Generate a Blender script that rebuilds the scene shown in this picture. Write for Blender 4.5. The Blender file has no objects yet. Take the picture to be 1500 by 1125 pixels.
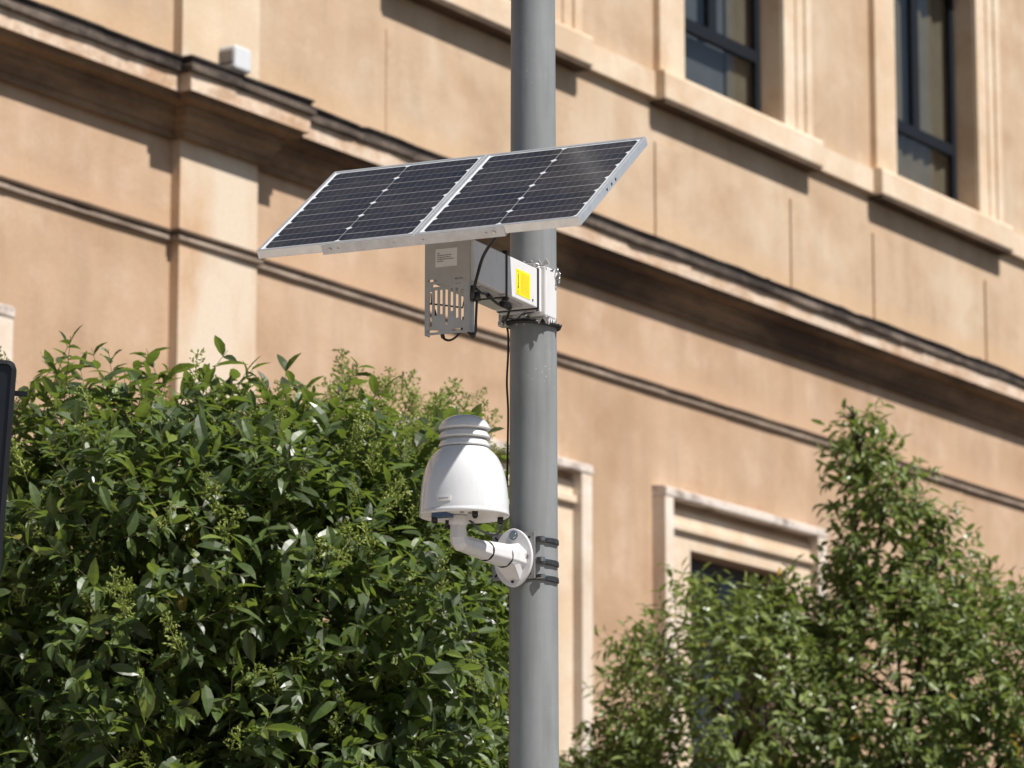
import bpy, math
import numpy as np
from mathutils import Vector, Matrix, Euler

scene = bpy.context.scene
R = math.radians
COL = scene.collection

# ------------------------------------------------------------------ camera
CAM_Z = 1.6
cam_d = bpy.data.cameras.new('camera')
cam = bpy.data.objects.new('camera', cam_d)
COL.objects.link(cam)
cam.location = (0, 0, CAM_Z)
PITCH = 10.7147
cam.rotation_euler = (R(90 + PITCH), 0, 0)
cam_d.sensor_width = 36.0
cam_d.lens = 138.0
cam_d.clip_start = 0.1
cam_d.clip_end = 600.0
cam_d.dof.use_dof = True
cam_d.dof.focus_distance = 9.95
cam_d.dof.aperture_fstop = 7.6
cam_d.dof.aperture_blades = 9
scene.camera = cam

# ------------------------------------------------------------------ light
SUN_AZ = 56.5      # degrees from straight behind the camera towards the right
SUN_EL = 54.5
world = bpy.data.worlds.new('World')
scene.world = world
world.use_nodes = True
wn = world.node_tree.nodes
wl = world.node_tree.links
for n in list(wn):
    wn.remove(n)
wo = wn.new('ShaderNodeOutputWorld')
bg = wn.new('ShaderNodeBackground')
sky = wn.new('ShaderNodeTexSky')
sky.sky_type = 'NISHITA'
sky.sun_disc = False
sky.sun_elevation = R(SUN_EL)
sky.sun_rotation = R(180 - SUN_AZ)
sky.air_density = 1.0
sky.dust_density = 1.0
bg.inputs['Strength'].default_value = 0.05
wl.new(sky.outputs[0], bg.inputs['Color'])
wl.new(bg.outputs[0], wo.inputs['Surface'])

sun_d = bpy.data.lights.new('sun', 'SUN')
sun_d.energy = 5.0
sun_d.angle = R(0.53)
sun_d.color = (1.0, 0.955, 0.90)
sun = bpy.data.objects.new('sun', sun_d)
COL.objects.link(sun)
sv = Vector((math.sin(R(SUN_AZ)) * math.cos(R(SUN_EL)), -math.cos(R(SUN_AZ)) * math.cos(R(SUN_EL)), math.sin(R(SUN_EL))))
sun.rotation_euler = sv.to_track_quat('Z', 'Y').to_euler()
sun.location = (10, -10, 30)

vs = scene.view_settings
vs.view_transform = 'Standard'
vs.look = 'None'
vs.gamma = 1.0
vs.use_curve_mapping = False
vs.exposure = 0.45

# ------------------------------------------------------------------ materials
def mat(name):
    m = bpy.data.materials.new(name)
    m.use_nodes = True
    nt = m.node_tree
    b = nt.nodes['Principled BSDF']
    return m, nt, b

def N(nt, t, **kw):
    n = nt.nodes.new(t)
    for k, v in kw.items():
        if k.startswith('i_'):
            n.inputs[k[2:].replace('_', ' ')].default_value = v
        else:
            setattr(n, k, v)
    return n

def ramp(nt, src, stops):
    r = nt.nodes.new('ShaderNodeValToRGB')
    el = r.color_ramp.elements
    while len(el) < len(stops):
        el.new(0.5)
    for e, (p, c) in zip(el, stops):
        e.position = p
        e.color = c if len(c) == 4 else (*c, 1)
    nt.links.new(src, r.inputs[0])
    return r.outputs[0]

def coords(nt, scale=(1, 1, 1)):
    tc = nt.nodes.new('ShaderNodeTexCoord')
    mp = nt.nodes.new('ShaderNodeMapping')
    mp.inputs['Scale'].default_value = scale
    nt.links.new(tc.outputs['Object'], mp.inputs['Vector'])
    return mp.outputs[0]

def noise(nt, vec, scale, detail=5, rough=0.55):
    n = nt.nodes.new('ShaderNodeTexNoise')
    n.inputs['Scale'].default_value = scale
    n.inputs['Detail'].default_value = detail
    n.inputs['Roughness'].default_value = rough
    nt.links.new(vec, n.inputs['Vector'])
    return n.outputs['Fac']

def mix(nt, fac, a, b, mode='MIX'):
    m = nt.nodes.new('ShaderNodeMix')
    m.data_type = 'RGBA'
    m.blend_type = mode
    for sock, v in ((m.inputs[0], fac), (m.inputs[6], a), (m.inputs[7], b)):
        if isinstance(v, (float, int)):
            sock.default_value = v
        elif isinstance(v, tuple):
            sock.default_value = v if len(v) == 4 else (*v, 1)
        else:
            nt.links.new(v, sock)
    return m.outputs[2]

def bump(nt, b, h, strength=0.3, dist=0.01):
    bp = nt.nodes.new('ShaderNodeBump')
    bp.inputs['Strength'].default_value = strength
    bp.inputs['Distance'].default_value = dist
    nt.links.new(h, bp.inputs['Height'])
    nt.links.new(bp.outputs[0], b.inputs['Normal'])

def plain(name, col, rough=0.5, metal=0.0, spec=0.5, coat=0.0, dirt=0.12, dscale=25.0):
    m, nt, b = mat(name)
    v = coords(nt)
    f = noise(nt, v, dscale, 6, 0.65)
    d = tuple(c * (1 - dirt * 1.6) for c in col)
    c = ramp(nt, f, [(0.3, d), (0.62, col)])
    nt.links.new(c, b.inputs['Base Color'])
    b.inputs['Roughness'].default_value = rough
    b.inputs['Metallic'].default_value = metal
    b.inputs['Specular IOR Level'].default_value = spec
    b.inputs['Coat Weight'].default_value = coat
    b.inputs['Coat Roughness'].default_value = 0.08
    return m

def streaked(name, col, rough, coat, amt=0.25, dirt=(0.30, 0.27, 0.22)):
    m, nt, b = mat(name)
    f1 = noise(nt, coords(nt, (1, 1, 0.12)), 55, 4, 0.6)
    f2 = noise(nt, coords(nt), 14, 5, 0.6)
    m1 = ramp(nt, f1, [(0.50, (0, 0, 0)), (0.78, (amt,) * 3)])
    m2 = ramp(nt, f2, [(0.35, (0.25,) * 3), (0.65, (1, 1, 1))])
    fac = mix(nt, 1.0, m1, m2, 'MULTIPLY')
    nt.links.new(mix(nt, fac, col, dirt), b.inputs['Base Color'])
    rr = ramp(nt, f2, [(0.3, (rough,) * 3), (0.7, (rough + 0.14,) * 3)])
    nt.links.new(rr, b.inputs['Roughness'])
    b.inputs['Coat Weight'].default_value = coat
    b.inputs['Coat Roughness'].default_value = 0.06
    return m

def stucco(name, c1, c2, c3, streak=0.35, pale=None, band=None):
    """weathered render: broad patches, rain streaks and fine grain"""
    m, nt, b = mat(name)
    v = coords(nt)
    vs_ = coords(nt, (1.0, 1.0, 0.16))
    big = noise(nt, v, 0.55, 4, 0.5)
    mid = noise(nt, v, 2.6, 6, 0.6)
    st = noise(nt, vs_, 3.2, 5, 0.6)
    fine = noise(nt, v, 38.0, 5, 0.7)
    base = ramp(nt, big, [(0.36, c1), (0.62, c2)])
    blot = noise(nt, coords(nt, (0.8, 1, 1.0)), 1.3, 7, 0.62)
    bf0 = ramp(nt, blot, [(0.50, (0, 0, 0)), (0.60, (0.75, 0.75, 0.75))])
    base = mix(nt, bf0, base, tuple(min(1.0, c * k) for c, k in zip(c2, (1.07, 1.13, 1.2))))
    bf1 = ramp(nt, blot, [(0.36, (0.65, 0.65, 0.65)), (0.48, (0, 0, 0))])
    base = mix(nt, bf1, base, tuple(c * k for c, k in zip(c1, (0.84, 0.78, 0.72))))
    midf = ramp(nt, mid, [(0.42, (0, 0, 0)), (0.72, (0.75, 0.75, 0.75))])
    base = mix(nt, midf, base, c3)
    sf = ramp(nt, st, [(0.45, (0, 0, 0)), (0.75, (streak, streak, streak))])
    base = mix(nt, sf, base, tuple(c * 0.72 for c in c1))
    if pale:
        pf = noise(nt, coords(nt, (1, 1, 0.5)), 1.1, 5, 0.6)
        pf = ramp(nt, pf, [(0.40, (0, 0, 0)), (0.58, (1, 1, 1))])
        base = mix(nt, pf, base, pale)
    if band:      # rusty wash along the foot of the wall field
        (za, zb, zc_, zd), bc = band
        sx = nt.nodes.new('ShaderNodeSeparateXYZ')
        nt.links.new(v, sx.inputs[0])
        ad = N(nt, 'ShaderNodeMath', operation='MULTIPLY_ADD')
        nt.links.new(mid, ad.inputs[0]); ad.inputs[1].default_value = -0.22
        sub = N(nt, 'ShaderNodeMath', operation='ADD'); sub.inputs[1].default_value = 0.11
        nt.links.new(sx.outputs[2], ad.inputs[2]); nt.links.new(ad.outputs[0], sub.inputs[0])
        mr = N(nt, 'ShaderNodeMapRange'); mr.inputs['From Min'].default_value = za; mr.inputs['From Max'].default_value = zd
        nt.links.new(sub.outputs[0], mr.inputs['Value'])
        w_ = zd - za
        bf = ramp(nt, mr.outputs[0], [(0.0, (0, 0, 0)), ((zb - za) / w_, (.75, .75, .75)), ((zc_ - za) / w_, (.5, .5, .5)), (1.0, (0, 0, 0))])
        base = mix(nt, bf, base, bc)
    ff = ramp(nt, fine, [(0.3, (0.88, 0.88, 0.88)), (0.7, (1.04, 1.04, 1.04))])
    base = mix(nt, 1.0, base, ff, 'MULTIPLY')
    nt.links.new(base, b.inputs['Base Color'])
    b.inputs['Roughness'].default_value = 0.92
    b.inputs['Specular IOR Level'].default_value = 0.2
    bump(nt, b, fine, 0.35, 0.006)
    return m

def stained(name, light, dark, lo, hi, scale=2.5, sx=0.6):
    m, nt, b = mat(name)
    v = coords(nt, (sx, 1.0, 1.0))
    a = noise(nt, v, scale, 7, 0.68)
    c = ramp(nt, a, [(lo, dark), (hi, light)])
    fine = noise(nt, coords(nt), 30.0, 5, 0.7)
    ff = ramp(nt, fine, [(0.3, (0.8, 0.8, 0.8)), (0.7, (1.08, 1.08, 1.08))])
    c = mix(nt, 1.0, c, ff, 'MULTIPLY')
    nt.links.new(c, b.inputs['Base Color'])
    b.inputs['Roughness'].default_value = 0.93
    b.inputs['Specular IOR Level'].default_value = 0.15
    bump(nt, b, a, 0.5, 0.02)
    return m

M = {}
M['upper_wall'] = stucco('tan render', (0.49, 0.352, 0.236), (0.57, 0.430, 0.302), (0.53, 0.378, 0.252), 0.40, band=((8.78, 8.86, 9.00, 9.12), (0.60, 0.41, 0.255)))
M['lower_wall'] = stucco('orange tan render', (0.455, 0.305, 0.198), (0.535, 0.370, 0.250), (0.47, 0.328, 0.208), 0.45, band=((7.62, 7.65, 7.74, 7.86), (0.56, 0.37, 0.24)))
M['pilaster_up'] = stucco('pale cream render', (0.60, 0.47, 0.33), (0.66, 0.53, 0.39), (0.62, 0.46, 0.31), 0.2)
M['pilaster_low'] = stucco('patchy cream render', (0.57, 0.38, 0.24), (0.60, 0.42, 0.27), (0.56, 0.36, 0.22), 0.25, (0.66, 0.55, 0.43))
M['trim'] = stucco('cream stone', (0.64, 0.50, 0.36), (0.70, 0.57, 0.43), (0.64, 0.45, 0.29), 0.2)
M['trim_low'] = stucco('pale window stone', (0.66, 0.55, 0.44), (0.72, 0.63, 0.53), (0.66, 0.50, 0.37), 0.25)
M['fascia'] = stained('mottled cornice face', (0.68, 0.55, 0.43), (0.50, 0.33, 0.215), 0.38, 0.58, 3.6)
M['bed'] = stained('shade darkened ochre moulding', (0.31, 0.20, 0.12), (0.11, 0.072, 0.05), 0.38, 0.62, 1.6, 0.3)  # shade under the cornice is deepened in this colour
M['crust'] = stained('black weather crust', (0.11, 0.09, 0.078), (0.024, 0.019, 0.018), 0.45, 0.78, 3.2, 0.5)
M['crust_lip'] = stained('grey weathered lip', (0.21, 0.165, 0.13), (0.045, 0.035, 0.03), 0.38, 0.66, 4.2, 0.45)
M['string'] = stained('grey string moulding', (0.26, 0.19, 0.14), (0.10, 0.07, 0.055), 0.35, 0.68, 3.5, 0.5)
M['string_lip'] = stained('grey string lip', (0.42, 0.33, 0.26), (0.20, 0.15, 0.115), 0.35, 0.66, 3.5, 0.5)
M['crust_and_shade'] = stained('dark string stain and sill shade', (0.16, 0.11, 0.075), (0.065, 0.045, 0.033), 0.35, 0.7, 3.0, 0.5)  # stain on the string course; also painted shade below the sills
M['plinth'] = stucco('ochre plinth render', (0.60, 0.42, 0.26), (0.66, 0.48, 0.31), (0.62, 0.41, 0.23), 0.15)
M['hood'] = stained('weathered hood stone', (0.68, 0.60, 0.53), (0.30, 0.24, 0.21), 0.34, 0.50, 4.5, 0.7)
M['soffit'] = stained('dark sill underside', (0.20, 0.135, 0.09), (0.12, 0.08, 0.055), 0.3, 0.7, 3)
M['roof'] = plain('roof tile', (0.34, 0.19, 0.12), 0.9, dirt=0.3, dscale=6)
M['win_frame'] = plain('slate blue window frame', (0.013, 0.016, 0.022), 0.6, spec=0.15, dirt=0.2)
M['win_frame_dark'] = plain('brown window frame', (0.035, 0.028, 0.025), 0.5)
M['curtain'] = plain('olive curtain cloth', (0.22, 0.195, 0.15), 0.9, dirt=0.15, dscale=4)
M['blind'] = plain('blue grey blind', (0.115, 0.135, 0.165), 0.8, dirt=0.12, dscale=3)
M['room'] = plain('dark room', (0.03, 0.033, 0.04), 0.9)

def glass(name, tint, tr):
    m, nt, b = mat(name)
    nt.nodes.remove(b)
    out = nt.nodes['Material Output']
    g = N(nt, 'ShaderNodeBsdfGlossy')
    g.inputs['Roughness'].default_value = 0.03
    t = N(nt, 'ShaderNodeBsdfTransparent')
    t.inputs['Color'].default_value = (*tint, 1)
    fr = N(nt, 'ShaderNodeLayerWeight')
    fr.inputs['Blend'].default_value = 0.5
    pw = N(nt, 'ShaderNodeMath', operation='POWER')
    pw.inputs[1].default_value = 4.0
    nt.links.new(fr.outputs['Facing'], pw.inputs[0])
    ad = N(nt, 'ShaderNodeMath', operation='ADD')
    ad.inputs[1].default_value = tr
    nt.links.new(pw.outputs[0], ad.inputs[0])
    mx = N(nt, 'ShaderNodeMixShader')
    nt.links.new(ad.outputs[0], mx.inputs[0])
    nt.links.new(t.outputs[0], mx.inputs[1])
    nt.links.new(g.outputs[0], mx.inputs[2])
    nt.links.new(mx.outputs[0], out.inputs['Surface'])
    return m
M['glass'] = glass('window glass', (0.84, 0.84, 0.82), 0.0)

# painted steel pole: grey-green paint with chips
m, nt, b = mat('grey pole paint')
v = coords(nt)
f1 = noise(nt, v, 9.0, 6, 0.6)
c = ramp(nt, f1, [(0.3, (0.198, 0.210, 0.215)), (0.7, (0.232, 0.245, 0.250))])
vs2 = coords(nt, (1, 1, 0.08))
f3 = ramp(nt, noise(nt, vs2, 26, 4), [(0.48, (0, 0, 0)), (0.75, (0.6, 0.6, 0.6))])
c = mix(nt, f3, c, (0.135, 0.138, 0.132))
scr = ramp(nt, noise(nt, coords(nt, (1, 1, 0.35)), 120, 3, 0.8), [(0.70, (0, 0, 0)), (0.76, (0.5, 0.5, 0.5))])
c = mix(nt, scr, c, (0.36, 0.37, 0.36))
vo = N(nt, 'ShaderNodeTexVoronoi')
vo.inputs['Scale'].default_value = 85
nt.links.new(v, vo.inputs['Vector'])
patch = ramp(nt, noise(nt, v, 3.4, 3), [(0.56, (0, 0, 0)), (0.66, (0.9, 0.9, 0.9))])
chip = ramp(nt, vo.outputs['Distance'], [(0.11, (1, 1, 1)), (0.17, (0, 0, 0))])
cf = mix(nt, 1.0, chip, patch, 'MULTIPLY')
c = mix(nt, cf, c, (0.48, 0.49, 0.48))
nt.links.new(c, b.inputs['Base Color'])
b.inputs['Roughness'].default_value = 0.48
b.inputs['Specular IOR Level'].default_value = 0.4
bump(nt, b, noise(nt, v, 70, 4), 0.12, 0.002)
M['pole'] = m

M['alu'] = plain('brushed aluminium', (0.78, 0.78, 0.78), 0.36, 0.72, dirt=0.10, dscale=30)
M['alu_side'] = plain('anodised aluminium edge', (0.66, 0.66, 0.66), 0.45, 0.3, dirt=0.14, dscale=22)
M['backsheet'] = plain('white backsheet', (0.62, 0.64, 0.65), 0.35, coat=0.5, dirt=0.05)
m, nt, b = mat('dark solar cell')
v = coords(nt)
c = ramp(nt, noise(nt, v, 7, 4), [(0.3, (0.016, 0.015, 0.017)), (0.7, (0.025, 0.023, 0.024))])
nt.links.new(c, b.inputs['Base Color'])
b.inputs['Roughness'].default_value = 0.35
oi = N(nt, 'ShaderNodeObjectInfo')
cv = ramp(nt, oi.outputs['Random'], [(0.0, (0.75, 0.75, 0.85)), (1.0, (1.35, 1.2, 1.15))])
c2 = mix(nt, 1.0, c, cv, 'MULTIPLY')
tcw = N(nt, 'ShaderNodeNewGeometry')
dn = ramp(nt, noise(nt, tcw.outputs['Position'], 9, 6, 0.7), [(0.5, (0, 0, 0)), (0.8, (0.10, 0.10, 0.10))])
c2 = mix(nt, dn, c2, (0.35, 0.31, 0.26))
nt.links.new(c2, b.inputs['Base Color'])
b.inputs['Specular IOR Level'].default_value = 0.2
b.inputs['Coat Weight'].default_value = 0.45
b.inputs['Coat IOR'].default_value = 1.38
rr = ramp(nt, noise(nt, v, 14, 5), [(0.3, (0.07, 0.07, 0.07)), (0.7, (0.2, 0.2, 0.2))])
nt.links.new(rr, b.inputs['Coat Roughness'])
M['cell'] = m
M['busbar'] = plain('silver busbar', (0.50, 0.49, 0.48), 0.4, 0.3, dirt=0.1)
M['finger'] = plain('thin silver finger', (0.20, 0.195, 0.19), 0.4, 0.3, dirt=0.1)
M['white_box'] = streaked('white coated steel', (0.62, 0.62, 0.63), 0.36, 0.0, 0.30)
M['plate'] = plain('light grey steel plate', (0.50, 0.48, 0.46), 0.45, 0.25, dirt=0.10, dscale=16)
M['paper'] = plain('white paper sticker', (0.74, 0.73, 0.71), 0.6, dirt=0.03)
M['ink'] = plain('faded black ink', (0.10, 0.09, 0.09), 0.7)
M['yellow'] = plain('yellow sticker', (0.86, 0.72, 0.012), 0.5, dirt=0.05)
M['yink'] = plain('olive printed line', (0.50, 0.41, 0.01), 0.6)
M['yink_dark'] = plain('dark olive print', (0.10, 0.09, 0.02), 0.6)
M['black'] = plain('black rubber', (0.012, 0.011, 0.012), 0.45, dirt=0.2)
M['cable'] = plain('black cable sheath', (0.014, 0.011, 0.011), 0.38, dirt=0.2)
M['steel'] = plain('stainless steel', (0.58, 0.57, 0.56), 0.24, 1.0, dirt=0.15, dscale=60)
M['clamp'] = plain('dull steel band', (0.15, 0.145, 0.145), 0.28, 0.9, dirt=0.3, dscale=80)
M['galv'] = plain('galvanised square plate', (0.30, 0.29, 0.29), 0.5, 0.5, dirt=0.18, dscale=40)
M['dome'] = streaked('glossy white plastic', (0.66, 0.67, 0.68), 0.18, 0.7, 0.2)
M['arm'] = streaked('white cast arm paint', (0.62, 0.62, 0.63), 0.34, 0.1, 0.35)
M['under'] = plain('off white plastic base', (0.68, 0.66, 0.64), 0.5, dirt=0.05)
M['blue'] = plain('blue sensor window', (0.05, 0.09, 0.20), 0.3)
M['grey_print'] = plain('grey print', (0.30, 0.31, 0.33), 0.6)
M['sign_black'] = plain('black display housing', (0.006, 0.007, 0.011), 0.35, dirt=0.2)
M['sign_edge'] = plain('charcoal housing rim', (0.007, 0.008, 0.012), 0.6, spec=0.2, dirt=0.2)
M['ground'] = plain('dark asphalt', (0.065, 0.060, 0.055), 0.95, dirt=0.2, dscale=5)
M['paving'] = plain('pale bounce paving', (0.42, 0.37, 0.32), 0.9, dirt=0.1, dscale=3)
M['soil'] = plain('garden soil', (0.09, 0.07, 0.05), 0.95, dirt=0.4, dscale=10)
M['kerb'] = plain('kerb stone', (0.36, 0.34, 0.31), 0.85, dirt=0.2, dscale=12)
M['bark'] = plain('brown bark', (0.085, 0.06, 0.04), 0.9, dirt=0.35, dscale=30)
M['twig'] = plain('green brown twig', (0.11, 0.10, 0.045), 0.8, dirt=0.3, dscale=30)

def leafmat(name, stops, trans, rough=0.32, tcol=(0.16, 0.26, 0.03), tfac=0.28, cw=0.25):
    m, nt, b = mat(name)
    g = N(nt, 'ShaderNodeNewGeometry')
    oi = N(nt, 'ShaderNodeObjectInfo')
    ad = N(nt, 'ShaderNodeMath', operation='ADD')
    nt.links.new(g.outputs['Random Per Island'], ad.inputs[0])
    nt.links.new(oi.outputs['Random'], ad.inputs[1])
    frn = N(nt, 'ShaderNodeMath', operation='FRACT')
    nt.links.new(ad.outputs[0], frn.inputs[0])
    c = ramp(nt, frn.outputs[0], stops)
    v = coords(nt)
    f = noise(nt, v, 45, 3)
    ff = ramp(nt, f, [(0.3, (0.8, 0.8, 0.8)), (0.7, (1.12, 1.12, 1.12))])
    c = mix(nt, 1.0, c, ff, 'MULTIPLY')
    # paler, duller underside
    c2 = mix(nt, 0.35, c, (0.13, 0.17, 0.07))
    cc = mix(nt, g.outputs['Backfacing'], c, c2)
    nt.links.new(cc, b.inputs['Base Color'])
    b.inputs['Roughness'].default_value = rough
    b.inputs['Specular IOR Level'].default_value = 0.42
    b.inputs['Coat Weight'].default_value = cw
    b.inputs['Coat Roughness'].default_value = 0.2
    tl = N(nt, 'ShaderNodeBsdfTranslucent')
    tl.inputs['Color'].default_value = (*tcol, 1)
    mx = N(nt, 'ShaderNodeMixShader')
    mx.inputs[0].default_value = tfac
    nt.links.new(b.outputs[0], mx.inputs[1])
    nt.links.new(tl.outputs[0], mx.inputs[2])
    nt.links.new(mx.outputs[0], nt.nodes['Material Output'].inputs['Surface'])
    return m
M['leaf'] = leafmat('glossy dark leaf', [(0.0, (0.036, 0.052, 0.022)), (0.3, (0.054, 0.080, 0.028)), (0.6, (0.074, 0.112, 0.033)),
                                         (0.85, (0.105, 0.155, 0.038)), (0.97, (0.15, 0.20, 0.042)), (0.997, (0.20, 0.25, 0.05)), (1.0, (0.28, 0.20, 0.04))], 0.2,
                    rough=0.42, tfac=0.28, tcol=(0.27, 0.37, 0.05), cw=0.10)
M['leaf_far'] = leafmat('small green leaf', [(0.0, (0.085, 0.112, 0.038)), (0.4, (0.140, 0.185, 0.052)), (0.8, (0.205, 0.262, 0.068)),
                                             (0.975, (0.22, 0.26, 0.07)), (0.99, (0.26, 0.28, 0.08)), (1.0, (0.50, 0.26, 0.03))], 0.2,
                        rough=0.42, tfac=0.30, tcol=(0.26, 0.34, 0.06), cw=0.10)
M['leaf_back'] = leafmat('yellow green leaf', [(0.0, (0.13, 0.17, 0.04)), (0.5, (0.21, 0.26, 0.06)), (1.0, (0.32, 0.36, 0.10))], 0.3, tfac=0.35,
                         rough=0.5, tcol=(0.40, 0.46, 0.10), cw=0.0)
M['bud'] = leafmat('yellow green flower bud', [(0.0, (0.26, 0.33, 0.06)), (0.5, (0.38, 0.45, 0.09)), (1.0, (0.52, 0.56, 0.16))], 0.3,
                   rough=0.6, tcol=(0.50, 0.56, 0.12), tfac=0.35, cw=0.0)

# ------------------------------------------------------------------ mesh helpers
class MB:
    def __init__(s):
        s.v = []; s.f = []; s.mi = []; s.sm = []
    def add(s, verts, faces, mi=0, smooth=False):
        o = len(s.v)
        s.v += [tuple(p) for p in verts]
        for f in faces:
            s.f.append(tuple(o + i for i in f)); s.mi.append(mi); s.sm.append(smooth)
        return s
    def box(s, x0, x1, y0, y1, z0, z1, mi=0):
        v = [(x0, y0, z0), (x1, y0, z0), (x1, y1, z0), (x0, y1, z0), (x0, y0, z1), (x1, y0, z1), (x1, y1, z1), (x0, y1, z1)]
        return s.add(v, [(0, 3, 2, 1), (4, 5, 6, 7), (0, 1, 5, 4), (1, 2, 6, 5), (2, 3, 7, 6), (3, 0, 4, 7)], mi)
    def tube(s, pts, r, n=8, mi=0, cap=True, closed=False, smooth=True, twist=0.0):
        pts = [Vector(p) for p in pts]
        m_ = len(pts)
        rs = r if isinstance(r, (list, tuple)) else [r] * m_
        verts = []; faces = []
        up = None
        for i, p in enumerate(pts):
            if closed:
                t = (pts[(i + 1) % m_] - pts[i - 1]).normalized()
            else:
                t = (pts[min(i + 1, m_ - 1)] - pts[max(i - 1, 0)]).normalized()
            if up is None:
                up = Vector((0, 0, 1)) if abs(t.z) < 0.9 else Vector((1, 0, 0))
            a = (up - t * up.dot(t)).normalized()
            up = a
            c_ = t.cross(a)
            for k in range(n):
                th = 2 * math.pi * (k + twist) / n
                verts.append(p + (a * math.cos(th) + c_ * math.sin(th)) * rs[i])
        seg = m_ if closed else m_ - 1
        for i in range(seg):
            j = (i + 1) % m_
            for k in range(n):
                k2 = (k + 1) % n
                faces.append((i * n + k, i * n + k2, j * n + k2, j * n + k))
        s.add(verts, faces, mi, smooth)
        if cap and not closed:
            o = len(s.v) - m_ * n
            s.f.append(tuple(o + k for k in reversed(range(n)))); s.mi.append(mi); s.sm.append(False)
            s.f.append(tuple(o + (m_ - 1) * n + k for k in range(n))); s.mi.append(mi); s.sm.append(False)
        return s
    def lathe(s, prof, c=(0, 0, 0), n=48, mi=0, smooth=True):
        verts = []; faces = []
        for (r, z) in prof:
            for k in range(n):
                th = 2 * math.pi * k / n
                verts.append((c[0] + r * math.cos(th), c[1] + r * math.sin(th), c[2] + z))
        for i in range(len(prof) - 1):
            for k in range(n):
                k2 = (k + 1) % n
                faces.append((i * n + k, i * n + k2, (i + 1) * n + k2, (i + 1) * n + k))
        return s.add(verts, faces, mi, smooth)
    def prism(s, poly, z0, z1, mi=0, axis='z', smooth=False):
        """extrude an outline; axis y: outline in x,z ; axis z: outline in x,y"""
        n = len(poly)
        if axis == 'z':
            v = [(a, b_, z0) for a, b_ in poly] + [(a, b_, z1) for a, b_ in poly]
        elif axis == 'y':
            v = [(a, z1, b_) for a, b_ in poly] + [(a, z0, b_) for a, b_ in poly]
        else:
            v = [(z0, a, b_) for a, b_ in poly] + [(z1, a, b_) for a, b_ in poly]
        f = [tuple(reversed(range(n))), tuple(range(n, 2 * n))]
        s.add(v, f, mi)
        o = len(s.v) - 2 * n
        for k in range(n):
            k2 = (k + 1) % n
            s.f.append((o + k, o + k2, o + n + k2, o + n + k)); s.mi.append(mi); s.sm.append(smooth)
        return s
    def mesh(s, name, mats):
        me = bpy.data.meshes.new(name)
        me.from_pydata(s.v, [], s.f)
        for m_ in mats:
            me.materials.append(m_)
        me.polygons.foreach_set('material_index', s.mi)
        me.polygons.foreach_set('use_smooth', s.sm)
        me.update()
        return me
    def build(s, name, mats, parent=None, kind=None, bevel=0.0, auto=None):
        if not isinstance(mats, (list, tuple)):
            mats = [mats]
        o = bpy.data.objects.new(name, s.mesh(name, mats))
        COL.objects.link(o)
        if parent:
            o.parent = parent
        if kind:
            o['kind'] = kind
        if bevel:
            bv = o.modifiers.new('bevel', 'BEVEL')
            bv.width = bevel; bv.segments = 2; bv.limit_method = 'ANGLE'; bv.angle_limit = R(40)
        return o

def thing(name, label, cat, loc=(0, 0, 0), rot=(0, 0, 0), group=None):
    o = bpy.data.objects.new(name, None)
    COL.objects.link(o)
    o.empty_display_size = 0.2
    o.location = loc; o.rotation_euler = rot
    o['label'] = label; o['category'] = cat
    if group:
        o['group'] = group
    return o

def tag(o, label, cat, group=None):
    o['label'] = label; o['category'] = cat
    if group:
        o['group'] = group
    return o

def spline(pts, sub=8):
    P = [Vector(p) for p in pts]
    out = []
    for i in range(len(P) - 1):
        p0 = P[max(i - 1, 0)]; p1 = P[i]; p2 = P[i + 1]; p3 = P[min(i + 2, len(P) - 1)]
        for k in range(sub):
            t = k / sub
            out.append(0.5 * ((2 * p1) + (p2 - p0) * t + (2 * p0 - 5 * p1 + 4 * p2 - p3) * t * t + (3 * p1 - p0 - 3 * p2 + p3) * t ** 3))
    out.append(P[-1])
    return out

# ------------------------------------------------------------------ ground
g = MB(); g.box(-300, 300, -200, 400, -0.3, 0.0)
o = g.build('ground', M['ground']); o['kind'] = 'structure'
g = MB(); g.box(-8, 8, -6.0, 10.398, -0.1, 0.05)  # unseen pale patch, added and sized to bounce light onto the pole fittings
o = g.build('bounce_pavement', M['paving']); o['kind'] = 'structure'
g = MB(); g.box(-5.5, 8.0, 10.6, 24.5, -0.1, 0.06)
o = g.build('planting_bed', M['soil']); o['kind'] = 'structure'
g = MB()
g.box(-5.7, 8.2, 10.4, 10.6, -0.05, 0.14); g.box(-5.7, 8.2, 24.5, 24.7, -0.05, 0.14)
g.box(-5.7, -5.5, 10.6, 24.5, -0.05, 0.14); g.box(8.0, 8.2, 10.6, 24.5, -0.05, 0.14)
o = g.build('kerb', M['kerb'], bevel=0.01); o['kind'] = 'structure'

# ------------------------------------------------------------------ building (local: x along the wall, -y out of the wall, z up)
PHI = 31.9524
bld = thing('building', 'long tan rendered building with stained cornice, pilaster and tall framed windows behind the trees', 'building',
            (0, 30, 0), (0, 0, R(90 - PHI)))
S0, S1, ZT = -19.0, 34.0, 13.6
PIT = 4.03
BX = [-15.74, -11.71, -7.70, -0.46, 3.57, 7.60, 11.63, 15.66, 19.69, 23.72, 27.75, 31.78]

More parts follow.
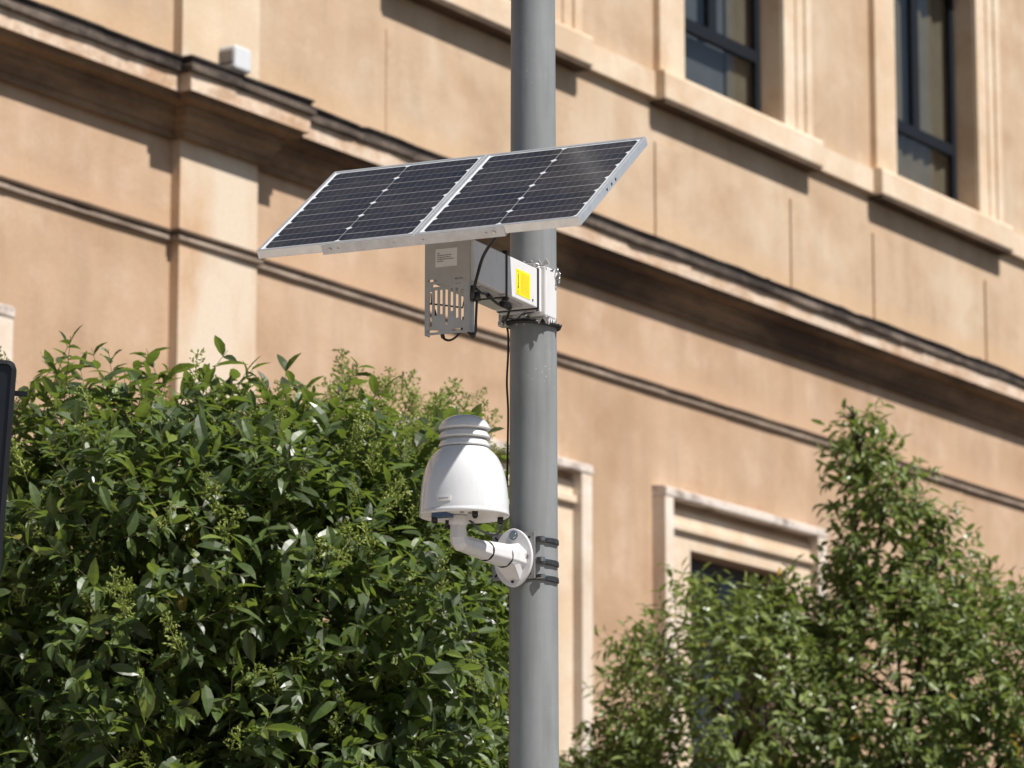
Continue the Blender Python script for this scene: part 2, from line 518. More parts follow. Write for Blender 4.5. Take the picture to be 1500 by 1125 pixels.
def wall_with_holes(name, z0, z1, holes, material, d=0.0, depth=0.45):
    """front plane at distance d with real reveals"""
    mb = MB()
    xs = sorted({S0, S1} | {h[0] for h in holes} | {h[1] for h in holes})
    zs = sorted({z0, z1} | {h[2] for h in holes} | {h[3] for h in holes})
    zs = [z for z in zs if z0 <= z <= z1]
    def hole(x, z):
        return any(h[0] < x < h[1] and h[2] < z < h[3] for h in holes)
    for i in range(len(xs) - 1):
        for j in range(len(zs) - 1):
            a, b_, c_, e = xs[i], xs[i + 1], zs[j], zs[j + 1]
            if hole((a + b_) / 2, (c_ + e) / 2):
                continue
            mb.add([(a, -d, c_), (b_, -d, c_), (b_, -d, e), (a, -d, e)], [(0, 1, 2, 3)])
    for (a, b_, c_, e) in holes:
        y0, y1 = -d, depth
        mb.add([(a, y0, c_), (a, y1, c_), (a, y1, e), (a, y0, e)], [(0, 1, 2, 3)])
        mb.add([(b_, y0, c_), (b_, y1, c_), (b_, y1, e), (b_, y0, e)], [(3, 2, 1, 0)])
        mb.add([(a, y0, c_), (b_, y0, c_), (b_, y1, c_), (a, y1, c_)], [(0, 1, 2, 3)])
        mb.add([(a, y0, e), (b_, y0, e), (b_, y1, e), (a, y1, e)], [(3, 2, 1, 0)])
    return mb.build(name, material, bld)

UW = [(c_ - 0.87, c_ + 0.95, 10.30, 12.75) for c_ in BX]
BXL = [c_ for c_ in BX if abs(c_ - 7.60) > 0.1]
LW = [(c_ - 0.84, c_ + 0.82, 4.05, 6.30) for c_ in BXL]
wall_with_holes('upper_wall', 8.60, ZT, UW, M['upper_wall'])
wall_with_holes('lower_wall', 0.0, 8.60, LW, M['lower_wall'])
g = MB()
g.box(S0, S1, 0.46, 9.0, 0.0, ZT - 0.02)
g.build('building_core', M['room'], bld)
g = MB()
g.box(S0 - 0.4, S1 + 0.4, -0.5, 9.3, ZT + 0.002, ZT + 0.25)
g.build('roof', M['roof'], bld)
for k, sx in enumerate((S0, S1)):
    g = MB()
    g.box(sx - (0.3 if k == 0 else -0.002), sx + (-0.002 if k == 0 else 0.3), -0.003, 9.0, 0, ZT)
    g.build('end_wall', M['upper_wall'], bld)

# mitred mouldings: profile of (d, z) extruded along the wall, broken forward round the pilaster
PL, PR, PD = -4.43, -3.52, 0.08
def mould(name, prof, material, fwd=0.10, wide=1.0, rough=0.0, seed=1, L=PL, Rr=PR):
    rng = np.random.default_rng(seed)
    mb = MB()
    n = len(prof)
    stations = []
    step = 0.11 if rough else 3.0
    def run(a, b_, off):
        if not rough:
            k = max(1, int(abs(b_ - a) / step))
            return [(a + (b_ - a) * i / k, off) for i in range(k + 1)]
        out = [(a, off)]
        while out[-1][0] < b_ - 0.5:      # uneven lengths: worn stones, chips and straight stretches
            out.append((out[-1][0] + float(rng.choice([0.03, 0.05, 0.09, 0.25, 0.4, 0.48])), off))
        out.append((b_, off))
        return out
    rows = []
    state = [0.0]
    def jit():
        if not rough:
            return 0
        state[0] = state[0] * 0.75 + rng.normal(0, rough * 0.55)
        return state[0] - (rough * 2.2 if rng.random() < 0.10 else 0.0)
    for sgn in (0,):
        for (s_, off) in run(S0, L, 0):
            rows.append([(s_ if s_ < L - 1e-6 else L - d * wide, -d - off, z) for d, z in prof])
        for (s_, off) in run(L, Rr, fwd):
            row = []
            for d, z in prof:
                xx = s_
                if abs(s_ - L) < 1e-6: xx = L - d * wide
                elif abs(s_ - Rr) < 1e-6: xx = Rr + d * wide
                row.append((xx, -d - off, z))
            rows.append(row)
        for (s_, off) in run(Rr, S1, 0):
            rows.append([(s_ if s_ > Rr + 1e-6 else Rr + d * wide, -d - off, z) for d, z in prof])
    v = []
    for row in rows:
        dj, zj = jit(), jit()
        for i, (x, y, z) in enumerate(row):
            w = 1.0 if 0 < i < n - 1 else 0.0
            v.append((x, y + dj * w, z + zj * w * 0.7))
    f = []
    for i in range(len(rows) - 1):
        for j in range(n - 1):
            f.append((i * n + j, (i + 1) * n + j, (i + 1) * n + j + 1, i * n + j + 1))
    mb.add(v, f)
    return mb.build(name, material, bld)

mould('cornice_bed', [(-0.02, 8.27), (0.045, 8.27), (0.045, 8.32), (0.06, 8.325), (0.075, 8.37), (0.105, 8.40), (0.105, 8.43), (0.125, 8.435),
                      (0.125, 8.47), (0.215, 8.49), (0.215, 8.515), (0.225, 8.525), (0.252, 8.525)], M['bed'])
mould('cornice_face', [(0.2515, 8.526), (0.252, 8.65), (0.245, 8.66)], M['fascia'], rough=0.0035, seed=3)
mould('cornice_crust', [(0.24, 8.650), (0.278, 8.652), (0.284, 8.662), (0.284, 8.694), (0.278, 8.704)], M['crust_lip'], rough=0.005, seed=5)
mould('cornice_crown', [(0.276, 8.7045), (0.262, 8.712), (0.259, 8.745), (0.274, 8.752), (0.274, 8.770), (0.12, 8.80), (-0.02, 8.83)], M['crust'], rough=0.008, seed=6)
mould('string_lip', [(-0.02, 7.552), (0.026, 7.554), (0.032, 7.562), (0.032, 7.588), (0.026, 7.597)], M['string_lip'], fwd=0.075, rough=0.0015, seed=8)
mould('string_moulding', [(0.026, 7.5975), (0.040, 7.602), (0.046, 7.612), (0.044, 7.632), (-0.02, 7.642)], M['crust_and_shade'], fwd=0.075, rough=0.002, seed=9)

g = MB(); g.box(PL, PR, -PD, 0.05, 0, 8.28)
g.build('pilaster', M['pilaster_low'], bld)
g = MB(); g.box(PL, PR, -PD, 0.05, 8.80, ZT)
g.build('pilaster', M['pilaster_up'], bld)

# upper sill band, sill blocks, architraves, aprons, windows
rng = np.random.default_rng(11)
edges = []
for c_ in BX:
    edges.append((c_ - 1.41, c_ + 1.45))
prev = S0
for i, (a, b_) in enumerate(edges + [(S1, S1)]):
    if a > prev:
        segs = [(prev, a)]
        if prev < PL < a:
            segs = [(prev, PL), (PR, a)]
        for (p, q) in segs:
            g = MB(); g.box(p, q, -0.065, 0.02, 10.06, 10.28)
            g.build('sill_band', M['trim'], bld)
    prev = b_

for c_ in BX:
    a, b_ = c_ - 1.41, c_ + 1.45
    g = MB()
    prof = [(0.0, 10.04), (-0.155, 10.04), (-0.160, 10.05), (-0.160, 10.26), (-0.15, 10.285), (0.0, 10.298)]
    g.prism(prof, a, b_, 0, 'x')
    g.build('window_sill', M['trim'], bld)
    g = MB(); g.box(a + 0.02, b_ - 0.02, -0.150, 0.0, 10.004, 10.0395)  # dark strip added to deepen the shade under the sill
    g.build('sill_shade_strip', M['crust_and_shade'], bld)
    # apron strips
    for (p, q) in ((c_ - 1.33, c_ - 0.87), (c_ + 1.08, c_ + 1.45)):
        g = MB(); g.box(p, q, -0.008 if c_ < 0 else -0.020, 0.01, 8.80, 9.70)
        g.build('apron_strip', M['upper_wall'], bld)
    # architrave: jambs with two steps and a head
    g = MB()
    g.box(c_ - 1.33, c_ - 1.22, -0.07, 0.01, 10.30, 12.98)
    g.box(c_ - 1.2195, c_ - 0.872, -0.05, 0.01, 10.30, 12.98)
    g.build('architrave_jamb', M['trim'], bld, bevel=0.006)
    g = MB()
    g.box(c_ + 0.952, c_ + 1.16, -0.04, 0.01, 10.30, 12.98)
    g.box(c_ + 1.1605, c_ + 1.30, -0.055, 0.01, 10.30, 12.98)
    g.box(c_ + 1.3005, c_ + 1.42, -0.075, 0.01, 10.30, 12.98)
    g.build('architrave_jamb', M['trim'], bld, bevel=0.006)
    g = MB()
    g.box(c_ - 0.8715, c_ + 0.9515, -0.05, 0.01, 12.752, 12.98)
    g.box(c_ - 1.40, c_ + 1.50, -0.16, 0.01, 12.982, 13.10)
    g.build('architrave_head', M['trim'], bld, bevel=0.006)
    # window set 0.2 m back
    x0, x1 = c_ - 0.87, c_ + 0.95
    z0, z1 = 10.302, 12.748
    yf = 0.20
    xm = (x0 + x1) / 2 + 0.03
    zt = z0 + 0.62
    f = MB()
    f.box(x0 + .002, x0 + 0.09, yf, yf + 0.06, z0, z1)
    f.box(x1 - 0.09, x1 - .002, yf, yf + 0.06, z0, z1)
    f.box(x0 + 0.09, x1 - 0.09, yf, yf + 0.06, z0, z0 + 0.035)
    f.box(x0 + 0.09, x1 - 0.09, yf, yf + 0.06, z1 - 0.08, z1)
    f.box(x0 + 0.09, x1 - 0.09, yf - 0.004, yf + 0.055, zt, zt + 0.11)
    f.box(xm - 0.07, xm + 0.07, yf - 0.002, yf + 0.057, zt + 0.11, z1 - 0.08)
    fr = f.build('window_frame', M['win_frame'], bld)
    for (pa, pb, pc, pd) in ((x0 + 0.09, x1 - 0.09, z0 + 0.035, zt), (x0 + 0.09, xm - 0.07, zt + 0.11, z1 - 0.08), (xm + 0.07, x1 - 0.09, zt + 0.11, z1 - 0.08)):
        p = MB(); p.box(pa, pb, yf + 0.022, yf + 0.028, pc, pd)
        p.build('pane', M['glass'], fr)
    # curtain and blind hang just behind the glass
    k = BX.index(c_)
    split = xm + 0.42 if k % 2 == 0 else x0 + 0.09
    cu = MB()
    nn = 26
    pts = [(split + (x1 - 0.05 - split) * i / nn, yf + 0.10 + 0.018 * math.sin(i * 1.7)) for i in range(nn + 1)]
    v = [(px, py, z0) for px, py in pts] + [(px, py, z1) for px, py in pts]
    cu.add(v, [(i, i + 1, nn + 2 + i, nn + 1 + i) for i in range(nn)], 0, True)
    cu.build('curtain', M['curtain'], bld)
    if split > x0 + 0.2:
        bl = MB()
        bl.box(x0 + 0.02, split - 0.01, yf + 0.12, yf + 0.124, z0, z1)
        bl.build('blind', M['blind'], bld)

# lower windows
for c_ in BXL:
    a, b_ = c_ - 1.40, c_ + 1.46
    zt = 6.77
    g = MB()   # plain surround round the opening
    g.box(c_ - 1.26, c_ - 0.842, -0.045, 0.01, 3.6, 6.62)
    g.box(c_ + 0.822, c_ + 1.30, -0.045, 0.01, 3.6, 6.62)
    g.box(c_ - 0.8415, c_ + 0.8215, -0.045, 0.01, 6.302, 6.62)
    g.build('window_surround', M['trim'], bld, bevel=0.005)
    g = MB()   # outer raised border
    g.box(a, c_ - 1.262, -0.13, 0.01, 3.6, zt - 0.085)
    g.build('window_border', M['trim_low'], bld, bevel=0.008)
    g = MB()
    g.box(c_ + 1.302, b_, -0.13, 0.01, 3.6, zt - 0.085)
    g.build('window_border', M['trim_low'], bld, bevel=0.008)
    g = MB()
    prof = [(0.0, zt - 0.083), (-0.132, zt - 0.083), (-0.138, zt - 0.07), (-0.138, zt - 0.015), (-0.11, zt), (0.0, zt + 0.01)]
    g.prism(prof, a, b_, 0, 'x')
    g.build('window_hood', M['hood'], bld)
    g = MB()   # inner moulding under the hood
    g.box(c_ - 1.2595, c_ + 1.2995, -0.085, -0.0455, 6.44, 6.50)
    g.build('inner_moulding', M['trim'], bld, bevel=0.008)
    x0, x1, z0, z1 = c_ - 0.838, c_ + 0.818, 4.052, 6.298
    yf = 0.16
    f = MB()
    for (p, q, r_, s_) in ((x0, x0 + 0.08, z0, z1), (x1 - 0.08, x1, z0, z1), (x0 + 0.08, x1 - 0.08, z1 - 0.08, z1), (x0 + 0.08, x1 - 0.08, z0, z0 + 0.08),
                           (c_ - 0.05, c_ + 0.03, z0 + 0.08, z1 - 0.08)):
        f.box(p, q, yf, yf + 0.05, r_, s_)
    fr = f.build('window_frame', M['win_frame_dark'], bld)
    for (p, q) in ((x0 + 0.08, c_ - 0.05), (c_ + 0.03, x1 - 0.08)):
        pn = MB(); pn.box(p, q, yf + 0.02, yf + 0.026, z0 + 0.08, z1 - 0.08)
        pn.build('pane', M['glass'], fr)

# white junction box on the cornice
jb = thing('junction_box', 'small white plastic box mounted on top of the stained cornice', 'junction box', bld.matrix_world.to_translation())
jb.location = (0, 30, 0); jb.rotation_euler = (0, 0, R(90 - PHI))
g = MB(); g.box(-4.165, -3.965, -0.34, -0.19, 8.80, 8.975)
g.build('box_housing', M['dome'], jb, bevel=0.02)
g = MB(); g.box(-4.189, -4.166, -0.33, -0.21, 8.84, 8.93)
g.build('side_cap', M['galv'], jb, bevel=0.004)
g = MB(); g.tube([(-4.05, -0.19, 8.86), (-4.05, -0.12, 8.86), (-4.05, -0.07, 8.86)], 0.012, 8)
g.build('conduit', M['dome'], jb)

# ------------------------------------------------------------------ pole
POLE = Vector((0.0555, 10.0, 0.0))
PSI = 25.0
g = MB()
prof = [(0.0715, 0.06), (0.0643, 2.5), (0.0613, 3.5), (0.0583, 4.52), (0.050, 7.3)]
zz = np.linspace(0, 1, 60)
pr = []
for i in range(len(prof) - 1):
    (ra, za), (rb, zb) = prof[i], prof[i + 1]
    for t in np.linspace(0, 1, 10, endpoint=(i == len(prof) - 2)):
        pr.append((ra + (rb - ra) * t, za + (zb - za) * t))
g.lathe(pr, n=64)
pole = thing('steel_pole', 'tall round grey painted steel pole that carries the solar panel and the white sensor', 'pole', POLE)
g.build('shaft', M['pole'], pole)
g = MB(); g.lathe([(0.0, 7.34), (0.03, 7.33), (0.052, 7.30), (0.052, 7.26)], n=32); g.build('pole_cap', M['pole'], pole)
g = MB(); g.box(-0.18, 0.18, -0.18, 0.18, 0.051, 0.07); g.build('base_plate', M['galv'], pole)

EQ = (0, 0, R(-PSI))      # equipment frame: x = b, -y = a (towards the viewer)

# ------------------------------------------------------------------ solar panel
TAU = 35.32
ab = 0.716
A = Vector((-math.sin(R(PSI)), -math.cos(R(PSI)), 0)); B = Vector((math.cos(R(PSI)), -math.sin(R(PSI)), 0))
pc = POLE + A * ab + B * 0.01 + Vector((0, 0, 3.741))
rotm = (Matrix.Rotation(R(-24.84), 3, 'Z') @ Matrix.Rotation(R(TAU), 3, 'X')).to_euler()
pan = thing('solar_panel', 'tilted twin solar panel with dark cells in silver frames, mounted on the pole', 'solar panel', pc, rotm)
W, H, T = 0.877, 0.511, 0.023
HW = W / 2
fw = 0.009
def cellmesh(w, h):
    mb = MB()
    c_ = 0.0085
    oct_ = [(-w / 2 + c_, -h / 2), (w / 2 - c_, -h / 2), (w / 2, -h / 2 + c_), (w / 2, h / 2 - c_), (w / 2 - c_, h / 2), (-w / 2 + c_, h / 2), (-w / 2, h / 2 - c_), (-w / 2, -h / 2 + c_)]
    mb.prism(oct_, 0, 0.0005)
    mb.add([(-w / 2, -.0009, .0008), (w / 2, -.0009, .0008), (w / 2, .0009, .0008), (-w / 2, .0009, .0008)], [(0, 1, 2, 3)], 1)
    for i in range(1, 10):
        x = -w / 2 + w * i / 10
        mb.add([(x - .0004, -h / 2 + .001, .00065), (x + .0004, -h / 2 + .001, .00065), (x + .0004, h / 2 - .001, .00065), (x - .0004, h / 2 - .001, .00065)], [(0, 1, 2, 3)], 2)
    return mb.mesh('solar_cell', [M['cell'], M['busbar'], M['finger']])
cm = None
for (x0, x1) in ((-HW, -0.0015), (0.0015, HW)):
    g = MB()
    g.box(x0, x1, 0, fw, -T, 0.0)
    g.box(x0, x1, H - fw, H, -T, 0.0)
    g.box(x0, x0 + fw, fw, H - fw, -T, 0.0)
    g.box(x1 - fw, x1, fw, H - fw, -T, 0.0)
    # lower return lip of the extrusion
    g.box(x0, x1, fw, fw + 0.012, -T, -T + 0.002)
    g.box(x0, x1, H - fw - 0.012, H - fw, -T, -T + 0.002)
    g.build('module_frame', M['alu'], pan, bevel=0.0012)
    g = MB()
    g.box(x0 + fw, x1 - fw, fw, H - fw, -0.006, -0.0025)
    g.build('backsheet', M['backsheet'], pan)
    iw = (x1 - x0) - 2 * fw - 0.010
    ih = H - 2 * fw - 0.010
    cw_ = iw / 2 - 0.0016; ch = ih / 6 - 0.0024
    if cm is None:
        cm = cellmesh(cw_, ch)
    for i in range(2):
        for j in range(6):
            o = bpy.data.objects.new('solar_cell', cm)
            COL.objects.link(o)
            o.parent = pan
            o.location = (x0 + fw + 0.005 + iw * (i + .5) / 2, fw + 0.005 + ih * (j + .5) / 6, -0.0024)
g = MB()      # support angle across the joint of both modules
g.box(-0.258, 0.239, -0.003, -0.0002, -T - 0.006, -0.004)
g.box(-0.258, 0.239, -0.0002, 0.035, -T - 0.006, -T - 0.003)
g.build('support_angle', M['alu_side'], pan, bevel=0.0008)
for x, r_ in ((-0.235, 0.0042), (-0.213, 0.0026), (0.19, 0.0026), (0.212, 0.0042), (0.02, 0.002), (-0.06, 0.002)):
    g = MB(); g.prism([(x + r_ * math.cos(k * math.pi / 3), -0.016 + r_ * math.sin(k * math.pi / 3)) for k in range(6)], -0.003 - 0.0035, -0.003, 0, 'y')
    g.build('screw', M['steel'], pan)
for y in (0.20, 0.265, 0.235):
    g = MB(); g.prism([(y + .004 * math.cos(k * math.pi / 4), -0.013 + .004 * math.sin(k * math.pi / 4)) for k in range(8)], HW, HW + 0.0008, 0, 'x')
    g.build('drain_hole', M['black'], pan)
for x in (-0.075, 0.075):   # rails under the panel
    g = MB(); g.box(x - 0.012, x + 0.012, 0.07, H - 0.01, -T - 0.032, -T - 0.006)
    g.build('support_rail', M['alu_side'], pan)
for x in (-0.22, 0.22):
    g = MB(); g.box(x - 0.055, x + 0.055, 0.36, 0.45, -0.0235, -0.0065)
    g.build('terminal_box', M['black'], pan)
# ------------------------------------------------------------------ control box on its bracket
box = thing('control_box', 'grey steel control box with slotted end plate and yellow sticker, clamped to the pole', 'control box', POLE, EQ)
def eq_box(name, b0, b1, a0, a1, z0, z1, material, bevel=0.0, parent=None):
    g = MB(); g.box(b0, b1, -a1, -a0, z0, z1)
    return g.build(name, material, parent or box, bevel=bevel)
eq_box('box_body', -0.060, 0.055, 0.095, 0.470, 3.671, 3.774, M['white_box'], 0.0025)
eq_box('end_gap_band', -0.0615, 0.0565, 0.086, 0.0945, 3.669, 3.776, M['black'], 0.001)  # black band standing in for the dark gap between box and clamp
eq_box('end_flange', -0.058, 0.055, 0.068, 0.0855, 3.664, 3.780, M['white_box'], 0.002)
eq_box('underside_tray', -0.045, 0.040, 0.15, 0.40, 3.664, 3.6705, M['plate'], 0.001)
# slotted end plate, real slots: build as strips round the holes (x = b, z)
def slotted_plate(name, x0, x1, z0, z1, y0, y1, slots, material):
    mb = MB()
    xs = sorted({x0, x1} | {s_[0] for s_ in slots} | {s_[1] for s_ in slots})
    zs_ = sorted({z0, z1} | {s_[2] for s_ in slots} | {s_[3] for s_ in slots})
    def hole(i, j):
        if i < 0 or j < 0 or i >= len(xs) - 1 or j >= len(zs_) - 1:
            return True
        x = (xs[i] + xs[i + 1]) / 2; z = (zs_[j] + zs_[j + 1]) / 2
        return any(s_[0] < x < s_[1] and s_[2] < z < s_[3] for s_ in slots)
    for i in range(len(xs) - 1):
        for j in range(len(zs_) - 1):
            if hole(i, j):
                continue
            a, b_, c_, e = xs[i], xs[i + 1], zs_[j], zs_[j + 1]
            mb.add([(a, y0, c_), (b_, y0, c_), (b_, y0, e), (a, y0, e)], [(0, 1, 2, 3)])
            mb.add([(a, y1, c_), (b_, y1, c_), (b_, y1, e), (a, y1, e)], [(3, 2, 1, 0)])
            if hole(i - 1, j): mb.add([(a, y0, c_), (a, y1, c_), (a, y1, e), (a, y0, e)], [(3, 2, 1, 0)])
            if hole(i + 1, j): mb.add([(b_, y0, c_), (b_, y1, c_), (b_, y1, e), (b_, y0, e)], [(0, 1, 2, 3)])
            if hole(i, j - 1): mb.add([(a, y0, c_), (b_, y0, c_), (b_, y1, c_), (a, y1, c_)], [(3, 2, 1, 0)])
            if hole(i, j + 1): mb.add([(a, y0, e), (b_, y0, e), (b_, y1, e), (a, y1, e)], [(0, 1, 2, 3)])
    return mb.build(name, material, box)
slots = []
for i, (zb, zt_) in enumerate(((3.559, 3.650), (3.588, 3.653), (3.590, 3.653), (3.563, 3.653), (3.596, 3.654), (3.578, 3.655), (3.571, 3.650))):
    x = -0.0675 + i * 0.0146
    slots.append((x, x + 0.0078, zb, zt_))
slots += [(-0.058, -0.030, 3.661, 3.668), (-0.071, -0.046, 3.675, 3.681), (0.004, 0.026, 3.6755, 3.680), (0.006, 0.018, 3.6625, 3.667),
          (-0.073, -0.042, 3.5455, 3.552), (-0.003, 0.026, 3.5455, 3.552)]
slotted_plate('slotted_plate', -0.078, 0.043, 3.5395, 3.845, -0.476, -0.473, slots, M['plate'])
eq_box('plate_lip', -0.080, -0.0782, 0.450, 0.476, 3.5395, 3.845, M['plate'])
eq_box('plate_lip', 0.0432, 0.045, 0.450, 0.476, 3.5395, 3.845, M['plate'])
eq_box('battery_bracket', -0.062, 0.030, 0.440, 0.470, 3.774, 3.86, M['plate'])
lab = eq_box('paper_sticker', -0.050, 0.010, 0.4762, 0.4768, 3.711, 3.757, M['paper'])
lab['label'] = 'white sticker with five lines of small print'
def print_lines(parent, rows, y, x0, h, material, seed, face='y'):
    rng_ = np.random.default_rng(seed)
    mb = MB()
    for (z, w) in rows:
        x = x0
        while x < x0 + w - 1e-4:
            ww = min(rng_.uniform(0.004, 0.009), x0 + w - x)
            if face == 'y':
                mb.box(x, x + ww, y - 0.0002, y, z, z + h)
            else:
                mb.box(y, y + 0.0002, x, x + ww, z, z + h)
            x += ww + 0.0012
    ob = mb.build('printed_text', material, box)
    ob.parent = parent
    ob['kind'] = 'stuff'
    return ob
print_lines(lab, [(3.7445, 0.007), (3.7395, 0.040), (3.7345, 0.036), (3.7295, 0.046), (3.7245, 0.017)], -0.4769, -0.045, 0.0017, M['ink'], 4)
# yellow sticker on the side towards +b  (a from .243 to .152)
ys = eq_box('warning_sticker', 0.0552, 0.0558, 0.140, 0.226, 3.683, 3.750, M['yellow'])
ys['label'] = 'yellow sticker with a dark downward arrow and lines of print'
g = MB()
g.box(0.0558, 0.0561, -0.2155, -0.2115, 3.704, 3.738)
g.prism([(-0.2185, 3.7045), (-0.2085, 3.7045), (-0.2135, 3.697)], 0.0558, 0.0561, 0, 'x')
ar = g.build('printed_arrow', M['yink_dark'], box); ar.parent = ys
rows = [(3.6875 + i * 0.00335, 0.052) for i in range(17)]
print_lines(ys, rows, 0.0558, -0.199, 0.0013, M['yink'], 9, 'x')
g = MB()
g.box(0.0558, 0.0561, -0.2215, -0.2165, 3.742, 3.746); g.box(0.0558, 0.0561, -0.2130, -0.2085, 3.7415, 3.7455)
for k in range(3):
    g.box(0.0558, 0.0561, -0.2210, -0.2070, 3.6862 + k * 0.0033, 3.6875 + k * 0.0033)
sm = g.build('printed_symbols', M['yink'], box); sm.parent = ys; sm['kind'] = 'stuff'
eq_box('lock_screw', 0.0552, 0.0565, 0.122, 0.127, 3.683, 3.688, M['black'])
# cable ties round the box
for a_ in (0.285, 0.392):
    g = MB()
    if a_ < 0.3:
        for (p, q, r_, s_) in ((-0.063, 0.058, 3.7745, 3.7770), (-0.063, 0.058, 3.6615, 3.6640)):
            g.box(p, q, -a_ - 0.0035, -a_ + 0.0035, r_, s_)
        g.box(0.0552, 0.058, -a_ - 0.0035, -a_ + 0.0035, 3.664, 3.7745)
        g.box(-0.063, -0.0602, -a_ - 0.0035, -a_ + 0.0035, 3.664, 3.7745)
        g.box(0.047, 0.060, -a_ - 0.006, -a_ + 0.006, 3.776, 3.783)
        g.box(0.046, 0.061, -a_ - 0.007, -a_ + 0.004, 3.6545, 3.663)
        g.build('cable_tie', M['black'], box)
# thin black line that runs across the slots of the plate
g = MB(); g.tube([(-0.068, -0.470, 3.621), (-0.03, -0.4705, 3.614), (0.022, -0.470, 3.603)], 0.0022, 6)
g.tube([(0.022, -0.470, 3.603), (0.027, -0.468, 3.63)], 0.0018, 6)
g.tube([(-0.066, -0.469, 3.648), (-0.065, -0.469, 3.62)], 0.0018, 6)
g.tube([(-0.056, -0.469, 3.605), (-0.051, -0.469, 3.585)], 0.003, 6)
g.tube([(0.024, -0.469, 3.58), (0.023, -0.469, 3.566)], 0.003, 6)
g.build('retaining_strap', M['cable'], box)
# clamp channel on the pole
eq_box('clamp_channel', -0.030, 0.066, -0.004, 0.0675, 3.655, 3.787, M['white_box'], 0.004)
eq_box('channel_lip', 0.0605, 0.0655, 0.003, 0.0085, 3.650, 3.790, M['white_box'], 0.001)
g = MB()   # toothed edges of the clamp
teeth = []
for zc, sg in ((3.652, -1), (3.790, 1)):
    for k in range(5):
        x = -0.028 + k * 0.021
        g.prism([(x, zc + 0.0), (x + 0.020, zc + 0.0), (x + 0.010, zc + sg * 0.016)], -0.066, -0.062, 0, 'y')
g.build('clamp_teeth', M['plate'], box)
g = MB()
for k in range(4):
    y = -0.008 - k * 0.014
    g.prism([(y, 3.655), (y - 0.013, 3.655), (y - 0.0065, 3.636)], 0.0615, 0.0645, 0, 'x')
g.build('clamp_teeth', M['white_box'], box)
eq_box('clamp_block', -0.072, -0.030, 0.02, 0.062, 3.652, 3.680, M['plate'], 0.003)
eq_box('clamp_block', -0.076, -0.050, 0.03, 0.058, 3.640, 3.655, M['plate'], 0.003)
for (bx, az_, zz_) in ((-0.058, 0.065, 3.662), (-0.060, 0.062, 3.646), (0.02, 0.088, 3.657)):
    g = MB(); g.tube([(bx, -az_ + 0.012, zz_), (bx, -az_ - 0.012, zz_)], 0.0055, 6)
    g.build('clamp_bolt', M['steel'], box)
def ring(name, r_, z, hgt, thick, material, parent, tilt=0.0, n=48):
    mb = MB(); v = []; f = []
    for k in range(n):
        th = 2 * math.pi * k / n
        zz_ = z + tilt * math.cos(th)
        for (rr_, dz) in ((r_, 0), (r_ + thick, 0), (r_ + thick, hgt), (r_, hgt)):
            v.append((rr_ * math.cos(th), rr_ * math.sin(th), zz_ + dz))
    for k in range(n):
        k2 = (k + 1) % n
        for q in range(4):
            q2 = (q + 1) % 4
            f.append((k * 4 + q, k2 * 4 + q, k2 * 4 + q2, k * 4 + q2))
    mb.add(v, f, 0, False)
    return mb.build(name, material, parent)
ring('steel_band', 0.0612, 3.772, 0.012, 0.0015, M['steel'], box)
for k, (bb, aa, zz_) in enumerate(((0.070, 0.004, 3.782), (0.074, 0.0, 3.772), (0.074, 0.002, 3.760))):
    g = MB()
    pts = [(bb + 0.006 * math.cos(t), -aa - 0.008 * math.cos(t), zz_ + 0.010 * math.sin(t)) for t in np.linspace(0, 2 * math.pi, 15)[:-1]]
    g.tube(pts, 0.0019, 6, closed=True)
    g.build('hook_wire', M['steel'], box)
g = MB()
g.tube(spline([(-0.005, -0.074, 3.789), (0.015, -0.080, 3.795), (0.040, -0.078, 3.793), (0.056, -0.06, 3.787), (0.064, -0.03, 3.782)], 4), 0.0022, 6)
g.tube(spline([(0.02, -0.076, 3.785), (0.035, -0.08, 3.778), (0.05, -0.074, 3.784), (0.062, -0.05, 3.776), (0.068, -0.02, 3.785)], 4), 0.0018, 6)
g.build('hook_wire', M['steel'], box)
g = MB()
pts = []
for t in np.linspace(0, 2 * math.pi, 41)[:-1]:
    pts.append((0.0665 * math.cos(t) , 0.0665 * math.sin(t) - (0.012 if math.sin(t) < -0.5 else 0.0) * (-math.sin(t)), 3.644 - 0.004 * math.cos(t)))
g.tube(pts, 0.0058, 8, closed=True)
g.tube([(0.068, 0.0, 3.642), (0.078, 0.006, 3.638)], 0.005, 6)
tag(g.build('pole_cable_tie', M['black']), 'black cable tie pulled round the pole just under the white clamp', 'cable tie')
ct = COL.objects['pole_cable_tie'] if 'pole_cable_tie' in COL.objects else None
ct.location = POLE; ct.rotation_euler = EQ

# ------------------------------------------------------------------ cables
def cable(name, label, pts, r_, sub=8, extra=None, material='cable'):
    g = MB(); g.tube(spline([(b_, -a_, z) for (b_, a_, z) in pts], sub), r_, 8)
    if extra:
        for (p, q, rr_) in extra:
            g.tube([(p[0], -p[1], p[2]), (q[0], -q[1], q[2])], rr_, 8)
    ob = g.build(name, M[material])
    ob.location = POLE; ob.rotation_euler = EQ
    return tag(ob, label, 'cable')
cable('power_cable', 'thick black cable curving from the underside of the solar panel down to the slotted plate',
      [(0.200, 0.62, 3.772), (0.176, 0.56, 3.768), (0.138, 0.53, 3.755), (0.089, 0.49, 3.725), (0.069, 0.485, 3.675), (0.054, 0.478, 3.631), (0.048, 0.462, 3.621), (0.047, 0.43, 3.635)],
      0.0042, extra=[((0.055, 0.478, 3.655), (0.053, 0.476, 3.622), 0.0068), ((0.060, 0.466, 3.640), (0.062, 0.466, 3.618), 0.0085)])
